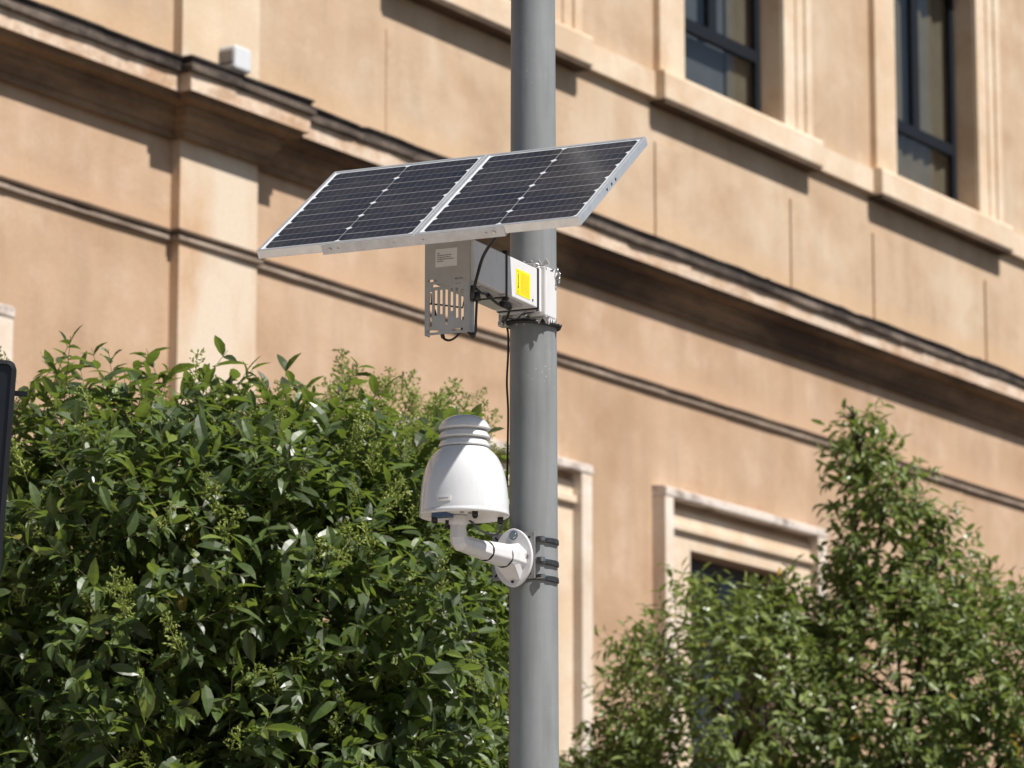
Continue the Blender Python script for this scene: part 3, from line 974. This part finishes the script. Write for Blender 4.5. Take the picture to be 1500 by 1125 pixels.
cable('loop_cable', 'dark cable hanging in a loop beside and below the slotted plate',
      [(0.061, 0.468, 3.625), (0.0605, 0.47, 3.600), (0.059, 0.47, 3.566), (0.056, 0.465, 3.542), (0.048, 0.46, 3.531), (0.038, 0.455, 3.537), (0.025, 0.45, 3.548), (0.015, 0.44, 3.565)],
      0.0034, extra=[((0.048, 0.461, 3.530), (0.030, 0.452, 3.549), 0.0065)])
cable('short_cable', 'short black cable bowed under the bottom edge of the slotted plate',
      [(-0.050, 0.44, 3.562), (-0.048, 0.44, 3.548), (-0.044, 0.44, 3.536), (-0.029, 0.44, 3.530), (-0.012, 0.44, 3.536), (0.003, 0.44, 3.550), (0.008, 0.44, 3.562)],
      0.0030, extra=[((-0.050, 0.44, 3.553), (-0.046, 0.44, 3.538), 0.0055)])
cable('box_cable', 'black cable strapped along the underside of the grey control box',
      [(0.052, 0.455, 3.652), (0.050, 0.42, 3.648), (0.046, 0.38, 3.652), (0.040, 0.32, 3.646), (0.030, 0.26, 3.648), (0.024, 0.20, 3.655), (0.00, 0.15, 3.656), (-0.035, 0.09, 3.652), (-0.055, 0.072, 3.650)],
      0.0036, extra=[((0.036, 0.27, 3.650), (0.024, 0.20, 3.656), 0.0085), ((0.046, 0.375, 3.652), (0.043, 0.35, 3.650), 0.006)])
cable('thin_cable', 'thin black cable looped from the clamp bolts to the corner of the control box',
      [(-0.03, 0.10, 3.652), (0.005, 0.12, 3.640), (0.03, 0.13, 3.650), (0.045, 0.10, 3.660), (0.056, 0.085, 3.668)], 0.0018)
ob = cable('signal_cable', 'thin black cable running down beside the pole towards the white sensor',
      [(-0.048, 0.066, 3.655), (-0.058, 0.045, 3.65), (-0.068, 0.01, 3.63), (-0.0725, 0.0, 3.575), (-0.0760, 0.0, 3.503), (-0.0725, 0.0, 3.43), (-0.0735, 0.0, 3.34),
       (-0.072, 0.01, 3.22), (-0.070, 0.04, 3.13), (-0.05, 0.12, 3.085), (-0.03, 0.25, 3.075), (-0.02, 0.34, 3.09)], 0.0028)
ob['category'] = 'cable'

# ------------------------------------------------------------------ white sensor
sen = thing('weather_sensor', 'white bell-shaped sensor with stacked round caps on a curved white arm clamped to the pole', 'sensor', POLE, EQ)
DC = (0.0, -0.412, 3.087)
g = MB()
g.lathe([(0.1085, -0.002), (0.1120, 0.0), (0.1128, 0.003), (0.1124, 0.0075), (0.1114, 0.0085), (0.1116, 0.012), (0.1106, 0.030), (0.1092, 0.050), (0.1074, 0.070), (0.1045, 0.090),
         (0.1012, 0.105), (0.0968, 0.120), (0.0910, 0.134), (0.0832, 0.148), (0.0748, 0.158), (0.0675, 0.1645), (0.0625, 0.1685), (0.0605, 0.171)], DC, 96)
g.build('bell_housing', M['dome'], sen)
g = MB(); g.lathe([(0.0575, 0.160), (0.050, 0.172), (0.050, 0.232)], DC, 64)
g.build('neck', M['dome'], sen)
for z in (0.1735, 0.1955):
    g = MB(); g.lathe([(0.0500, -0.001), (0.0630, -0.001), (0.0655, 0.001), (0.0650, 0.004), (0.0600, 0.0110), (0.0585, 0.0155), (0.050, 0.0158)], (DC[0], DC[1], DC[2] + z), 72)
    g.build('louvre_ring', M['dome'], sen)
g = MB()
g.lathe([(0.050, -0.001), (0.0630, -0.001), (0.0655, 0.001), (0.0650, 0.004), (0.0615, 0.012), (0.0555, 0.0205), (0.047, 0.0275), (0.035, 0.0330), (0.020, 0.0365), (0.008, 0.0378), (0.0001, 0.038)],
        (DC[0], DC[1], DC[2] + 0.2175), 72)
g.build('top_cap', M['dome'], sen)
g = MB(); g.lathe([(0.0001, 0.0022), (0.098, 0.0022), (0.1085, -0.0015)], DC, 72)
g.build('base_disc', M['under'], sen)
for (x, y, r_) in ((-0.068, -0.44, 0.008), (0.060, -0.475, 0.0075), (0.07, -0.35, 0.0075), (-0.07, -0.36, 0.007)):
    g = MB(); g.tube([(x, y, 3.0885), (x, y, 3.074)], r_, 12); g.tube([(x, y, 3.074), (x, y, 3.070)], r_ * 0.7, 12)
    g.build('rubber_foot', M['black'], sen)
g = MB(); g.prism([(-0.052, -0.49), (-0.012, -0.49), (-0.012, -0.45), (-0.052, -0.45)], 3.080, 3.0888)
g.build('sensor_window', M['blue'], sen)
for (x, y) in ((0.022, -0.47), (0.038, -0.455), (0.03, -0.44)):
    g = MB(); g.tube([(x, y, 3.0892), (x, y, 3.0872)], 0.0055, 12); g.build('vent_hole', M['galv'], sen)
# name plate on the bell front
th = math.atan2(-1, -0.28)
g = MB()
v = []; nseg = 6
for k in range(nseg + 1):
    t_ = math.radians(-101 + 19.5 * k / nseg - PSI + 25)
    for (zz_, rr_) in ((0.024, 0.1126), (0.037, 0.1116), (0.024, 0.1105), (0.037, 0.1080)):
        v.append((rr_ * math.cos(t_) + DC[0], rr_ * math.sin(t_) + DC[1], DC[2] + zz_))
f = []
for k in range(nseg):
    a_, b_ = k * 4, k * 4 + 4
    f += [(a_, b_, b_ + 1, a_ + 1), (a_ + 1, b_ + 1, b_ + 3, a_ + 3), (a_ + 2, b_ + 2, b_, a_)]
f += [(0, 1, 3, 2), (nseg * 4, nseg * 4 + 2, nseg * 4 + 3, nseg * 4 + 1)]
g.add(v, f)
npl = g.build('name_plate', M['under'], sen)
g = MB()
for k, (t0, t1, zlo, zhi) in enumerate(((-98.6, -96.8, .0285, .0325), (-95.8, -94.2, .0295, .0322), (-93.9, -92.4, .0295, .0322), (-92.0, -90.6, .0295, .0322), (-90.2, -88.6, .0295, .0322), (-88.2, -86.6, .0295, .0322), (-86.2, -84.8, .0295, .0322))):
    v = []
    for t_ in (t0, t1):
        for zz_ in (zlo, zhi):
            rr_ = 0.1128 - 0.001 * (zz_ - .024) / .013
            v.append((rr_ * math.cos(R(t_)) + DC[0], rr_ * math.sin(R(t_)) + DC[1], DC[2] + zz_))
    g.add(v, [(0, 2, 3, 1)])
o = g.build('printed_text', M['grey_print'], npl); o['kind'] = 'stuff'
# arm
def octtube(mb, pts, rs, n=12):
    mb.tube(pts, rs, n, smooth=False, twist=0.5)
g = MB()
ep = [(-0.010, -0.425, 3.092), (-0.010, -0.425, 3.060), (-0.010, -0.4245, 3.034), (-0.010, -0.4215, 3.0265), (-0.010, -0.414, 3.0225), (-0.010, -0.395, 3.0215), (-0.010, -0.270, 3.0205)]
octtube(g, ep, [0.0195, 0.0200, 0.0215, 0.0220, 0.0225, 0.0215, 0.0250], 8)
g.build('elbow_tube', M['arm'], sen, bevel=0.004)
g = MB(); g.lathe([(0.022, -0.002), (0.024, -0.006), (0.0235, -0.022), (0.0190, -0.026)], (-0.010, -0.425, 3.089), 24)
g.build('arm_collar', M['arm'], sen)
def seam(y, r_):
    g = MB(); g.tube([(-0.010, y - 0.0013, 3.0205), (-0.010, y + 0.0013, 3.0205)], r_, 24); return g.build('arm_seam', M['black'], sen)
seam(-0.268, 0.0262)
g = MB(); g.tube([(-0.010, -0.2665, 3.0205), (-0.010, -0.262, 3.0205), (-0.010, -0.172, 3.0230), (-0.010, -0.166, 3.0235)], [0.0262, 0.0275, 0.0315, 0.0310], 8, smooth=False, twist=0.5)
g.build('arm_sleeve', M['arm'], sen, bevel=0.004)
seam(-0.1645, 0.0296)
g = MB(); g.tube([(-0.010, -0.163, 3.0235), (-0.010, -0.158, 3.024), (-0.010, -0.125, 3.024), (-0.010, -0.100, 3.024)], [0.0300, 0.0310, 0.0340, 0.0410], 8, smooth=False, twist=0.5)
g.build('arm_socket', M['arm'], sen, bevel=0.004)
g = MB()   # wedge rib below the socket
g.add([(-0.038, -0.150, 3.000), (0.016, -0.150, 3.000), (-0.028, -0.100, 2.968), (0.008, -0.100, 2.968), (-0.038, -0.100, 3.010), (0.020, -0.100, 3.010)],
      [(0, 2, 3, 1), (0, 4, 2), (1, 3, 5), (0, 1, 5, 4)])
g.build('socket_rib', M['arm'], sen)
oval = []
for k in range(48):
    t_ = 2 * math.pi * k / 48
    ct_, st_ = math.cos(t_), math.sin(t_)
    x = 0.054 * math.copysign(abs(ct_) ** 1.15, ct_); z = 0.0755 * math.copysign(abs(st_) ** 0.98, st_)
    oval.append((-0.013 + x, 3.0255 + z))
g = MB(); g.prism(oval, -0.100, -0.0885, 0, 'y', True)
g.build('oval_flange', M['arm'], sen, bevel=0.002)
for (x, z, r_) in ((-0.010, 3.083, 0.0085), (0.0235, 3.0275, 0.0072), (-0.012, 2.963, 0.0032), (-0.038, 3.022, 0.006)):
    g = MB(); g.tube([(x, -0.100, z), (x, -0.1065, z)], r_ if r_ > .004 else r_, 6 if r_ > 0.004 else 10)
    if r_ > 0.004:
        g.tube([(x, -0.1005, z), (x, -0.1015, z)], r_ * 1.45, 16)
    g.build('flange_bolt', M['steel'] if r_ > .004 else M['black'], sen)
g = MB()
g.box(-0.076, 0.043, -0.0875, -0.0815, 2.971, 3.091)
sq = g.build('square_plate', M['galv'], sen, bevel=0.001)
for (cx, cz, sx, sz) in ((0.024, 3.074, 1, 1), (0.026, 2.988, 1, -1), (-0.062, 2.986, -1, -1), (-0.062, 3.076, -1, 1)):
    g = MB(); L_ = 0.0085; w_ = 0.0028
    dx, dz = sx * L_ * 0.7071, sz * L_ * 0.7071
    px_, pz_ = -sz * w_ * 0.7071 * sx, w_ * 0.7071 * 1.0 * 1
    px_, pz_ = -dz / L_ * w_, dx / L_ * w_
    g.prism([(cx - dx - px_, cz - dz - pz_), (cx + dx - px_, cz + dz - pz_), (cx + dx + px_, cz + dz + pz_), (cx - dx + px_, cz - dz + pz_)], -0.0880, -0.0874, 0, 'y')
    g.build('plate_slot', M['black'], sen)
for z, tl in ((3.0775, 0.0), (3.024, 0.003), (2.980, 0.001)):
    cl = ring('hose_clamp', 0.0632, z - 0.008, 0.0125, 0.0016, M['clamp'], sen, -tl)
    g = MB(); g.box(0.036, 0.056, -0.0640, -0.0500, z - 0.0065, z + 0.0055)
    h = g.build('clamp_screw', M['steel'], cl, bevel=0.0015)
    g = MB(); v = []; f = []
    for q in range(15):
        t_ = R(-52 + 62 * q / 14)
        fat = 0.0060 if 4 <= q <= 12 else 0.0058
        zz_ = z - 0.002 - tl * 1.2 - 0.004 * q / 14
        for (rr_, dz) in ((0.0650, -fat), (0.0705 if 4 <= q <= 12 else 0.0675, -fat * 0.7), (0.0705 if 4 <= q <= 12 else 0.0675, fat * 0.7), (0.0650, fat)):
            v.append((rr_ * math.cos(t_), rr_ * math.sin(t_), zz_ + dz))
    for q in range(14):
        for w_ in range(4):
            w2 = (w_ + 1) % 4
            f.append((q * 4 + w_, q * 4 + 4 + w_, q * 4 + 4 + w2, q * 4 + w2))
    f += [(0, 1, 2, 3), (59, 58, 57, 56)]
    g.add(v, f)
    g.build('clamp_tail', M['clamp'], cl)
eq = MB(); eq.box(-0.03, 0.025, -0.0812, -0.055, 2.99, 3.07)
eq.build('mount_block', M['galv'], sen)

# ------------------------------------------------------------------ black housing at the edge
sg = thing('display_board', 'black rounded board standing in front of the leafy tree, its upper corner in view', 'display board', (-1.52, 9.5, 0), (0, R(3.0), R(4)))
g = MB()
def rrect(x0, x1, z0, z1, r_, n=6):
    out = []
    for (cx, cz, a0) in ((x1 - r_, z1 - r_, 0), (x0 + r_, z1 - r_, 90), (x0 + r_, z0 + r_, 180), (x1 - r_, z0 + r_, 270)):
        for k in range(n + 1):
            t_ = R(a0 + 90 * k / n)
            out.append((cx + r_ * math.cos(t_), cz + r_ * math.sin(t_)))
    return out
g.prism(list(reversed(rrect(-0.26, 0.115, 2.62, 3.462, 0.02))), -0.03, 0.03, 0, 'y', True)
bd = g.build('housing', M['sign_black'], sg)
g = MB()
outer = rrect(-0.262, 0.117, 2.618, 3.464, 0.02); inner = rrect(-0.252, 0.107, 2.628, 3.454, 0.014)
n = len(outer)
v = [(x, -0.034, z) for x, z in outer] + [(x, -0.038, z) for x, z in inner] + [(x, 0.0, z) for x, z in outer] + [(x, -0.0305, z) for x, z in inner]
f = []
for k in range(n):
    k2 = (k + 1) % n
    f += [(k, n + k, n + k2, k2), (k, k2, 2 * n + k2, 2 * n + k), (n + k, 3 * n + k, 3 * n + k2, n + k2)]
g.add(v, f)
g.build('rim', M['sign_edge'], sg)
g = MB(); g.tube([(-0.07, 0.04, 0.02), (-0.07, 0.04, 3.2)], 0.03, 16)
g.build('post', M['sign_black'], sg)
g = MB(); g.box(0.06, 0.145, 0.035, 0.045, 3.390, 3.402)
g.build('rear_bracket', M['sign_black'], sg)

# ------------------------------------------------------------------ foliage
th_ = R(PITCH)
FPX = 138.0 / 36.0 * 1500
def project(P):
    d = P[:, 1] * math.cos(th_) + (P[:, 2] - CAM_Z) * math.sin(th_)
    u = -P[:, 1] * math.sin(th_) + (P[:, 2] - CAM_Z) * math.cos(th_)
    return 750 + FPX * P[:, 0] / d, 562.5 - FPX * u / d, d

def leaf_template(L, Wd, fold, droop, sections=(0.22, 0.5, 0.78), bend=0.0):
    """stalk at the origin, blade along +y, upper face +z, folded on the midrib"""
    v = [(0, 0, 0)]
    prof = {0.22: 0.72, 0.5: 1.0, 0.78: 0.66, 0.35: 0.93, 0.65: 0.88, 0.1: 0.42, 0.9: 0.35}
    for t in sections:
        w = Wd / 2 * prof[t]
        y = L * t; z = -droop * L * t * t
        v += [(-w + bend * t * L, y, z + fold * w), (bend * t * L, y, z), (w + bend * t * L, y, z + fold * w)]
    v.append((bend * L, L, -droop * L))
    f = [(0, 2, 1), (0, 3, 2)]
    k = 1
    for i in range(len(sections) - 1):
        f += [(k, k + 1, k + 4, k + 3), (k + 1, k + 2, k + 5, k + 4)]
        k += 3
    f += [(k, k + 1, k + 3), (k + 1, k + 2, k + 3)]
    return np.array(v, float), f

def norm(a):
    return a / np.maximum(np.linalg.norm(a, axis=-1, keepdims=True), 1e-9)

def frames(y, up):
    y = norm(y)
    x = norm(np.cross(y, up))
    z = np.cross(x, y)
    return np.stack([x, y, z], -1)      # columns

def stuff_mesh(name, tmpls, which, Rm, pos, scl, material, parent, kind='stuff'):
    vs_, fs_, off = [], [], 0
    loops, starts, tot = [], [], []
    for ti, (tv, tf) in enumerate(tmpls):
        idx = np.where(which == ti)[0]
        if len(idx) == 0:
            continue
        P = np.einsum('nij,vj->nvi', Rm[idx], tv) * scl[idx][:, None, None] + pos[idx][:, None, :]
        nv = len(tv)
        vs_.append(P.reshape(-1, 3))
        base = off + np.arange(len(idx)) * nv
        for fc in tf:
            fs_.append((base[:, None] + np.array(fc)[None, :]))
        off += len(idx) * nv
    V = np.concatenate(vs_)
    nl = sum(a.size for a in fs_)
    L_ = np.concatenate([a.ravel() for a in fs_])
    lens = np.concatenate([np.full(a.shape[0], a.shape[1]) for a in fs_])
    st = np.concatenate([[0], np.cumsum(lens)[:-1]])
    me = bpy.data.meshes.new(name)
    me.vertices.add(len(V)); me.vertices.foreach_set('co', V.ravel())
    me.loops.add(nl); me.loops.foreach_set('vertex_index', L_.astype(np.int32))
    me.polygons.add(len(lens)); me.polygons.foreach_set('loop_start', st.astype(np.int32))
    me.polygons.foreach_set('loop_total', lens.astype(np.int32))
    me.polygons.foreach_set('use_smooth', np.zeros(len(lens), bool))
    me.materials.append(material)
    me.update(calc_edges=True)
    o = bpy.data.objects.new(name, me)
    COL.objects.link(o); o.parent = parent
    if kind:
        o['kind'] = kind
    return o

def crown_points(lobes, n, rng, inner=0.0):
    lob = np.array(lobes, float)
    area = np.array([(a * b + b * c + a * c) for a, b, c in lob[:, 3:6]])
    pick = rng.choice(len(lob), n, p=area / area.sum())
    u = norm(rng.normal(size=(n, 3)))
    rr = rng.uniform(0.80, 1.03, n)
    deep = rng.random(n) < inner
    rr[deep] = rng.uniform(0.35, 0.8, deep.sum())
    # lumps
    ph = rng.uniform(0, 6, 3)
    lump = 1 + 0.10 * np.sin(u[:, 0] * 7 + ph[0]) * np.sin(u[:, 2] * 8 + ph[1]) + 0.06 * np.sin(u[:, 1] * 13 + ph[2])
    c = lob[pick, :3]; r = lob[pick, 3:6]
    P = c + u * r * (rr * lump)[:, None]
    nrm = norm(u / r)
    # reject points deep inside another lobe
    inside = np.zeros(n)
    for L in lob:
        q = np.linalg.norm((P - L[:3]) / L[3:6], axis=1)
        inside = np.maximum(inside, 1 - q)
    keep = inside < 0.33
    keep |= rng.random(n) < 0.12
    return P[keep], nrm[keep]

def tree(name, label, cat, base, lobes, n_sprays, tmpls, lmat, stem, leaf_scale, seed, group=None, n_buds=0, bud_box=None, trunk_r=0.07,
         front_bias=None, bin_px=38, limit=300, bud_scale=1.0, extra=None, droopy=0.35, inner=0.12, leafname='leaf', clip=None):
    rng = np.random.default_rng(seed)
    root = thing(name, label, cat, base, group=group)
    base = np.array(base, float)
    P, Nn = crown_points(lobes, n_sprays, rng, inner)
    if front_bias is not None:      # thin out the sprays on the side nobody sees
        keep = (P[:, 1] < front_bias) | (rng.random(len(P)) < 0.35)
        P, Nn = P[keep], Nn[keep]
    if extra is not None:
        P = np.concatenate([P, extra[0]]); Nn = np.concatenate([Nn, extra[1]])
    n = len(P)
    D = norm(Nn * 0.75 + np.array([0, 0, 0.35]) + rng.normal(0, 0.45, (n, 3)))
    sl = rng.uniform(0.6, 1.15, n) * stem
    S = P - D * sl[:, None] * 0.5
    allp, ally, allz, alls = [], [], [], []
    nodes = 5
    side0 = norm(np.cross(D, rng.normal(size=(n, 3))))
    side1 = np.cross(D, side0)
    tw_start, tw_end = S, S + D * sl[:, None]
    for k in range(nodes):
        t = (k + 0.4) / nodes
        for sgn in (-1, 1):
            sd = side0 if k % 2 == 0 else side1
            pos = S + D * (sl * t)[:, None]
            spread = 1.25 - 0.75 * t
            y = norm(D * (0.55 + 0.5 * t) + sd * sgn * spread + np.array([0, 0, -droopy]) + rng.normal(0, 0.22, (n, 3)))
            z = norm(Nn * 0.55 + np.array([0.0, 0, 0.85]) + rng.normal(0, 0.38, (n, 3)))
            ok = rng.random(n) < 0.88
            allp.append(pos[ok]); ally.append(y[ok]); allz.append(z[ok])
            alls.append((rng.uniform(0.62, 1.12, n) * leaf_scale * (1.05 - 0.35 * t))[ok])
    pos = np.concatenate(allp); y = np.concatenate(ally); z = np.concatenate(allz); s = np.concatenate(alls)
    Rm = frames(y, z)
    if clip is not None:
        kk = clip(pos)
        pos, Rm, s = pos[kk], Rm[kk], s[kk]
        kt = clip(S + D * sl[:, None])
        S, D, sl, n = S[kt], D[kt], sl[kt], int(kt.sum())
    which = rng.integers(0, len(tmpls), len(pos))
    px, py, dd = project(pos)
    order = np.argsort(dd)
    seen = {}
    chosen = []
    face = np.abs(np.einsum('ni,ni->n', Rm[:, :, 2], norm(pos - np.array([0, 0, CAM_Z]))))
    for i in order:
        if not (0 < px[i] < 1500 and 0 < py[i] < 1125) or face[i] < 0.3:
            continue
        key = (int(px[i] // bin_px), int(py[i] // bin_px))
        if key in seen:
            continue
        seen[key] = 1
        chosen.append(i)
    if len(chosen) > limit:
        chosen = list(rng.permutation(chosen)[:limit])
    rest = np.ones(len(pos), bool); rest[chosen] = False
    local = pos - base
    me = []
    for tv, tf in tmpls:
        m_ = bpy.data.meshes.new('leaf')
        m_.from_pydata(tv.tolist(), [], tf)
        m_.polygons.foreach_set('use_smooth', [False] * len(tf))
        m_.materials.append(lmat); m_.update()
        me.append(m_)
    for i in chosen:
        o = bpy.data.objects.new('leaf', me[which[i]])
        COL.objects.link(o); o.parent = root
        M4 = Matrix.Identity(4)
        for a in range(3):
            for b_ in range(3):
                M4[a][b_] = float(Rm[i][a][b_] * s[i])
            M4[a][3] = float(local[i][a])
        o.matrix_basis = M4
    stuff_mesh('foliage', tmpls, which[rest], Rm[rest], local[rest], s[rest], lmat, root)
    # twigs
    tv = np.array([(-0.5, 0, -0.3), (0.5, 0, -0.3), (0, 0, 0.6), (-0.3, 1, -0.2), (0.3, 1, -0.2), (0, 1, 0.4)], float)
    tf = [(0, 1, 4, 3), (1, 2, 5, 4), (2, 0, 3, 5)]
    fr = frames(D, rng.normal(size=(n, 3)))
    fr2 = fr.copy()
    fr2[:, :, 0] *= (0.0026 / sl)[:, None]; fr2[:, :, 2] *= (0.0026 / sl)[:, None]
    stuff_mesh('twigs', [(tv, tf)], np.zeros(n, int), fr2, S - base, sl, M['twig'], root)
    # trunk and limbs
    g = MB()
    lob = np.array(lobes, float)
    cx, cy = base[0], base[1]
    zt_ = float(np.min(lob[:, 2] - lob[:, 5] * 0.3)) - base[2]
    tp = spline([(0, 0, -0.02), (0.04, 0.02, zt_ * 0.4), (-0.03, 0.03, zt_ * 0.75), (0.02, 0, zt_)], 5)
    g.tube(tp, [trunk_r * (1.25 - 0.5 * i / (len(tp) - 1)) for i in range(len(tp))], 12)
    g.build('trunk', M['bark'], root)
    for L in lob:
        e = Vector(L[:3] - base)
        st = Vector((0.02, 0, zt_ * 0.9))
        g = MB()
        midp = st.lerp(e, 0.5) + Vector((rng.normal(0, .08), rng.normal(0, .08), 0.1))
        tip = e + Vector((0, 0, L[5] * 0.25))
        q = spline([st, midp, e, tip], 5)
        g.tube(q, [trunk_r * 0.42 * (1 - 0.9 * i / (len(q) - 1)) for i in range(len(q))], 8)
        for kk in range(7):
            t0 = q[rng.integers(5, len(q) - 1)]
            dr = Vector((rng.normal(), rng.normal(), rng.normal() * 0.6 + 0.3)).normalized()
            e2 = t0 + Vector((dr.x * L[3], dr.y * L[4], dr.z * L[5])) * 0.8
            g.tube(spline([t0, t0.lerp(e2, .5) + Vector((0, 0, .04)), e2], 4), [0.012, 0.011, .010, .009, .008, .007, .006, .005, .003], 5)
        g.build('limb', M['bark'], root)
    # flower sprigs
    if n_buds:
        bt = []
        bf = []
        r2 = np.random.default_rng(seed + 5)
        def bit(o_, d_, l_, w_):
            k0 = len(bt)
            d_ = d_ / np.linalg.norm(d_)
            a_ = np.cross(d_, [0.3, 0.5, 0.8]); a_ /= np.linalg.norm(a_); c_ = np.cross(d_, a_)
            bt.append(o_); bt.append(o_ + d_ * l_ * .55 + a_ * w_); bt.append(o_ + d_ * l_ * .55 - a_ * w_ * .5 + c_ * w_ * .87)
            bt.append(o_ + d_ * l_ * .55 - a_ * w_ * .5 - c_ * w_ * .87); bt.append(o_ + d_ * l_)
            for (a1, b1) in ((1, 2), (2, 3), (3, 1)):
                bf.append((k0, k0 + a1, k0 + b1)); bf.append((k0 + 4, k0 + b1, k0 + a1))
        templ = []
        for var in range(3):
            bt, bf = [], []
            bit(np.array([0, 0, 0.]), np.array([0, 1, 0.]), 0.11, 0.0013)
            for k in range(8):
                t = 0.02 + 0.085 * k / 8
                for sg_ in (-1, 1):
                    ang = k * 1.57
                    sd = np.array([math.cos(ang) * sg_, 0.85, math.sin(ang) * sg_])
                    ln = 0.030 * (1 - 0.6 * k / 8) * r2.uniform(.7, 1.2)
                    o_ = np.array([0, t, 0.])
                    bit(o_, sd, ln, 0.0009)
                    for q_ in range(4):
                        e = o_ + sd / np.linalg.norm(sd) * ln * (0.35 + 0.22 * q_)
                        bit(e, sd * 0.5 + r2.normal(0, .7, 3), r2.uniform(.008, .013), 0.0024)
            for k in range(3):
                bit(np.array([0, 0.1, 0.]), np.array([0, 1., 0]) + r2.normal(0, .4, 3), 0.012, 0.002)
            templ.append((np.array(bt), list(bf)))
        if bud_box is None:
            Q, NQ = crown_points(lobes, n_buds, rng, 0.0)
        else:
            Q, NQ = bud_box(rng)
        DQ = norm(NQ * 0.5 + np.array([0, 0, 0.8]) + rng.normal(0, 0.35, (len(Q), 3)))
        frq = frames(DQ, rng.normal(size=(len(Q), 3)))
        stuff_mesh('flower_sprigs', templ, rng.integers(0, 3, len(Q)), frq, Q + NQ * 0.06 - base, rng.uniform(0.7, 1.3, len(Q)) * bud_scale, M['bud'], root)
    return root

big = [leaf_template(0.078, 0.034, 0.35, 0.22), leaf_template(0.070, 0.030, 0.55, 0.40, bend=0.12), leaf_template(0.084, 0.034, 0.20, 0.12, bend=-0.08),
       leaf_template(0.058, 0.028, 0.45, 0.30), leaf_template(0.098, 0.040, 0.30, 0.30, bend=0.06), leaf_template(0.036, 0.015, 0.4, 0.1)]
small = [leaf_template(0.062, 0.027, 0.3, 0.2, (0.35, 0.78)), leaf_template(0.054, 0.022, 0.55, 0.35, (0.35, 0.78), 0.1), leaf_template(0.066, 0.030, 0.4, 0.45, (0.35, 0.78))]

# glossy-leaved tree behind the pole (leaf clusters 1.5 m beyond the pole)
LT = [(-1.20, 12.55, 3.20, 0.60, 0.95, 0.80), (-1.72, 12.75, 2.98, 0.60, 0.9, 0.85), (-0.70, 12.55, 3.13, 0.46, 0.8, 0.80), (-0.34, 12.65, 2.90, 0.42, 0.85, 0.92),
      (-1.25, 12.55, 2.35, 0.95, 0.95, 0.75), (-0.42, 12.5, 2.30, 0.54, 0.85, 0.70), (-2.2, 12.9, 2.5, 0.7, 0.8, 0.8), (-0.8, 12.95, 2.0, 0.8, 0.8, 0.55)]
def clip_left(P):
    x, y_, d = project(P)
    return P[:, 0] / P[:, 1] < 0.002
def left_buds(r_):
    Q, NQ = crown_points(LT, 3000, r_, 0.0)
    w = np.clip((Q[:, 2] - 2.3) / 1.3, 0.15, 0.8)
    k = (r_.random(len(Q)) < w * 0.8) & (Q[:, 1] < 13.0) & (Q[:, 0] / Q[:, 1] < -0.004) & (Q[:, 2] + 0.1 * np.sin(Q[:, 0] * 9) < 3.80)
    return Q[k], NQ[k]
tree('glossy_tree', 'dense dark green tree with large glossy leaves filling the space beside the pole', 'tree', (-1.15, 12.7, 0.05), LT, 13000, big, M['leaf'], 0.22, 1.28, 21,
     clip=clip_left, inner=0.5,
     n_buds=1, bud_box=left_buds, trunk_r=0.075, bin_px=38, bud_scale=1.15)

# yellow-green flowering shrub whose tips show above it
BT = [(-0.48, 14.6, 3.48, 0.46, 0.5, 0.74), (-1.75, 14.7, 3.05, 0.7, 0.5, 0.75), (-0.9, 14.8, 3.0, 1.0, 0.6, 0.9)]
def back_buds(r_):
    Q, NQ = crown_points(BT, 3200, r_, 0.1)
    k = (Q[:, 2] > 3.5) & (Q[:, 0] / Q[:, 1] < -0.006) & ((Q[:, 0] > -1.15) | (Q[:, 2] < 3.9))
    return Q[k], NQ[k]
tree('flowering_tree', 'yellow green flowering tree whose feathery tips rise above the dark glossy one', 'tree', (-1.1, 14.8, 0.05), BT, 2600, small, M['leaf_back'], 0.22, 0.8, 33, clip=clip_left,
     n_buds=1, bud_box=back_buds, trunk_r=0.05, bin_px=26, bud_scale=1.5)

# blurred tree on the far side of the pole
RT = [(1.00, 17.6, 3.27, 0.62, 0.8, 0.75), (1.75, 17.7, 3.38, 0.62, 0.8, 0.75), (2.35, 17.8, 3.36, 0.65, 0.8, 0.75), (1.66, 17.5, 4.22, 0.22, 0.28, 0.38), (1.56, 17.5, 4.58, 0.12, 0.18, 0.2), (1.90, 17.5, 4.05, 0.15, 0.2, 0.28),
      (0.55, 17.4, 2.95, 0.36, 0.5, 0.50), (1.3, 17.5, 2.5, 0.8, 0.8, 0.6), (2.1, 17.6, 2.5, 0.8, 0.8, 0.7), (0.36, 17.4, 2.92, 0.22, 0.3, 0.32)]
KF = 1.16     # the tree stands 20 m away
RT = [(x * KF, y_ * KF, CAM_Z + (z - CAM_Z) * KF, a * KF, b_ * KF, c_ * KF) for (x, y_, z, a, b_, c_) in RT]
tree('slender_tree', 'small-leaved green tree with a narrow spire, growing before the lower windows', 'tree', (1.74, 20.5, 0.05), RT, 6800, small, M['leaf_far'], 0.26, 1.5, 45,
     trunk_r=0.06, bin_px=26, n_buds=0, inner=0.3)
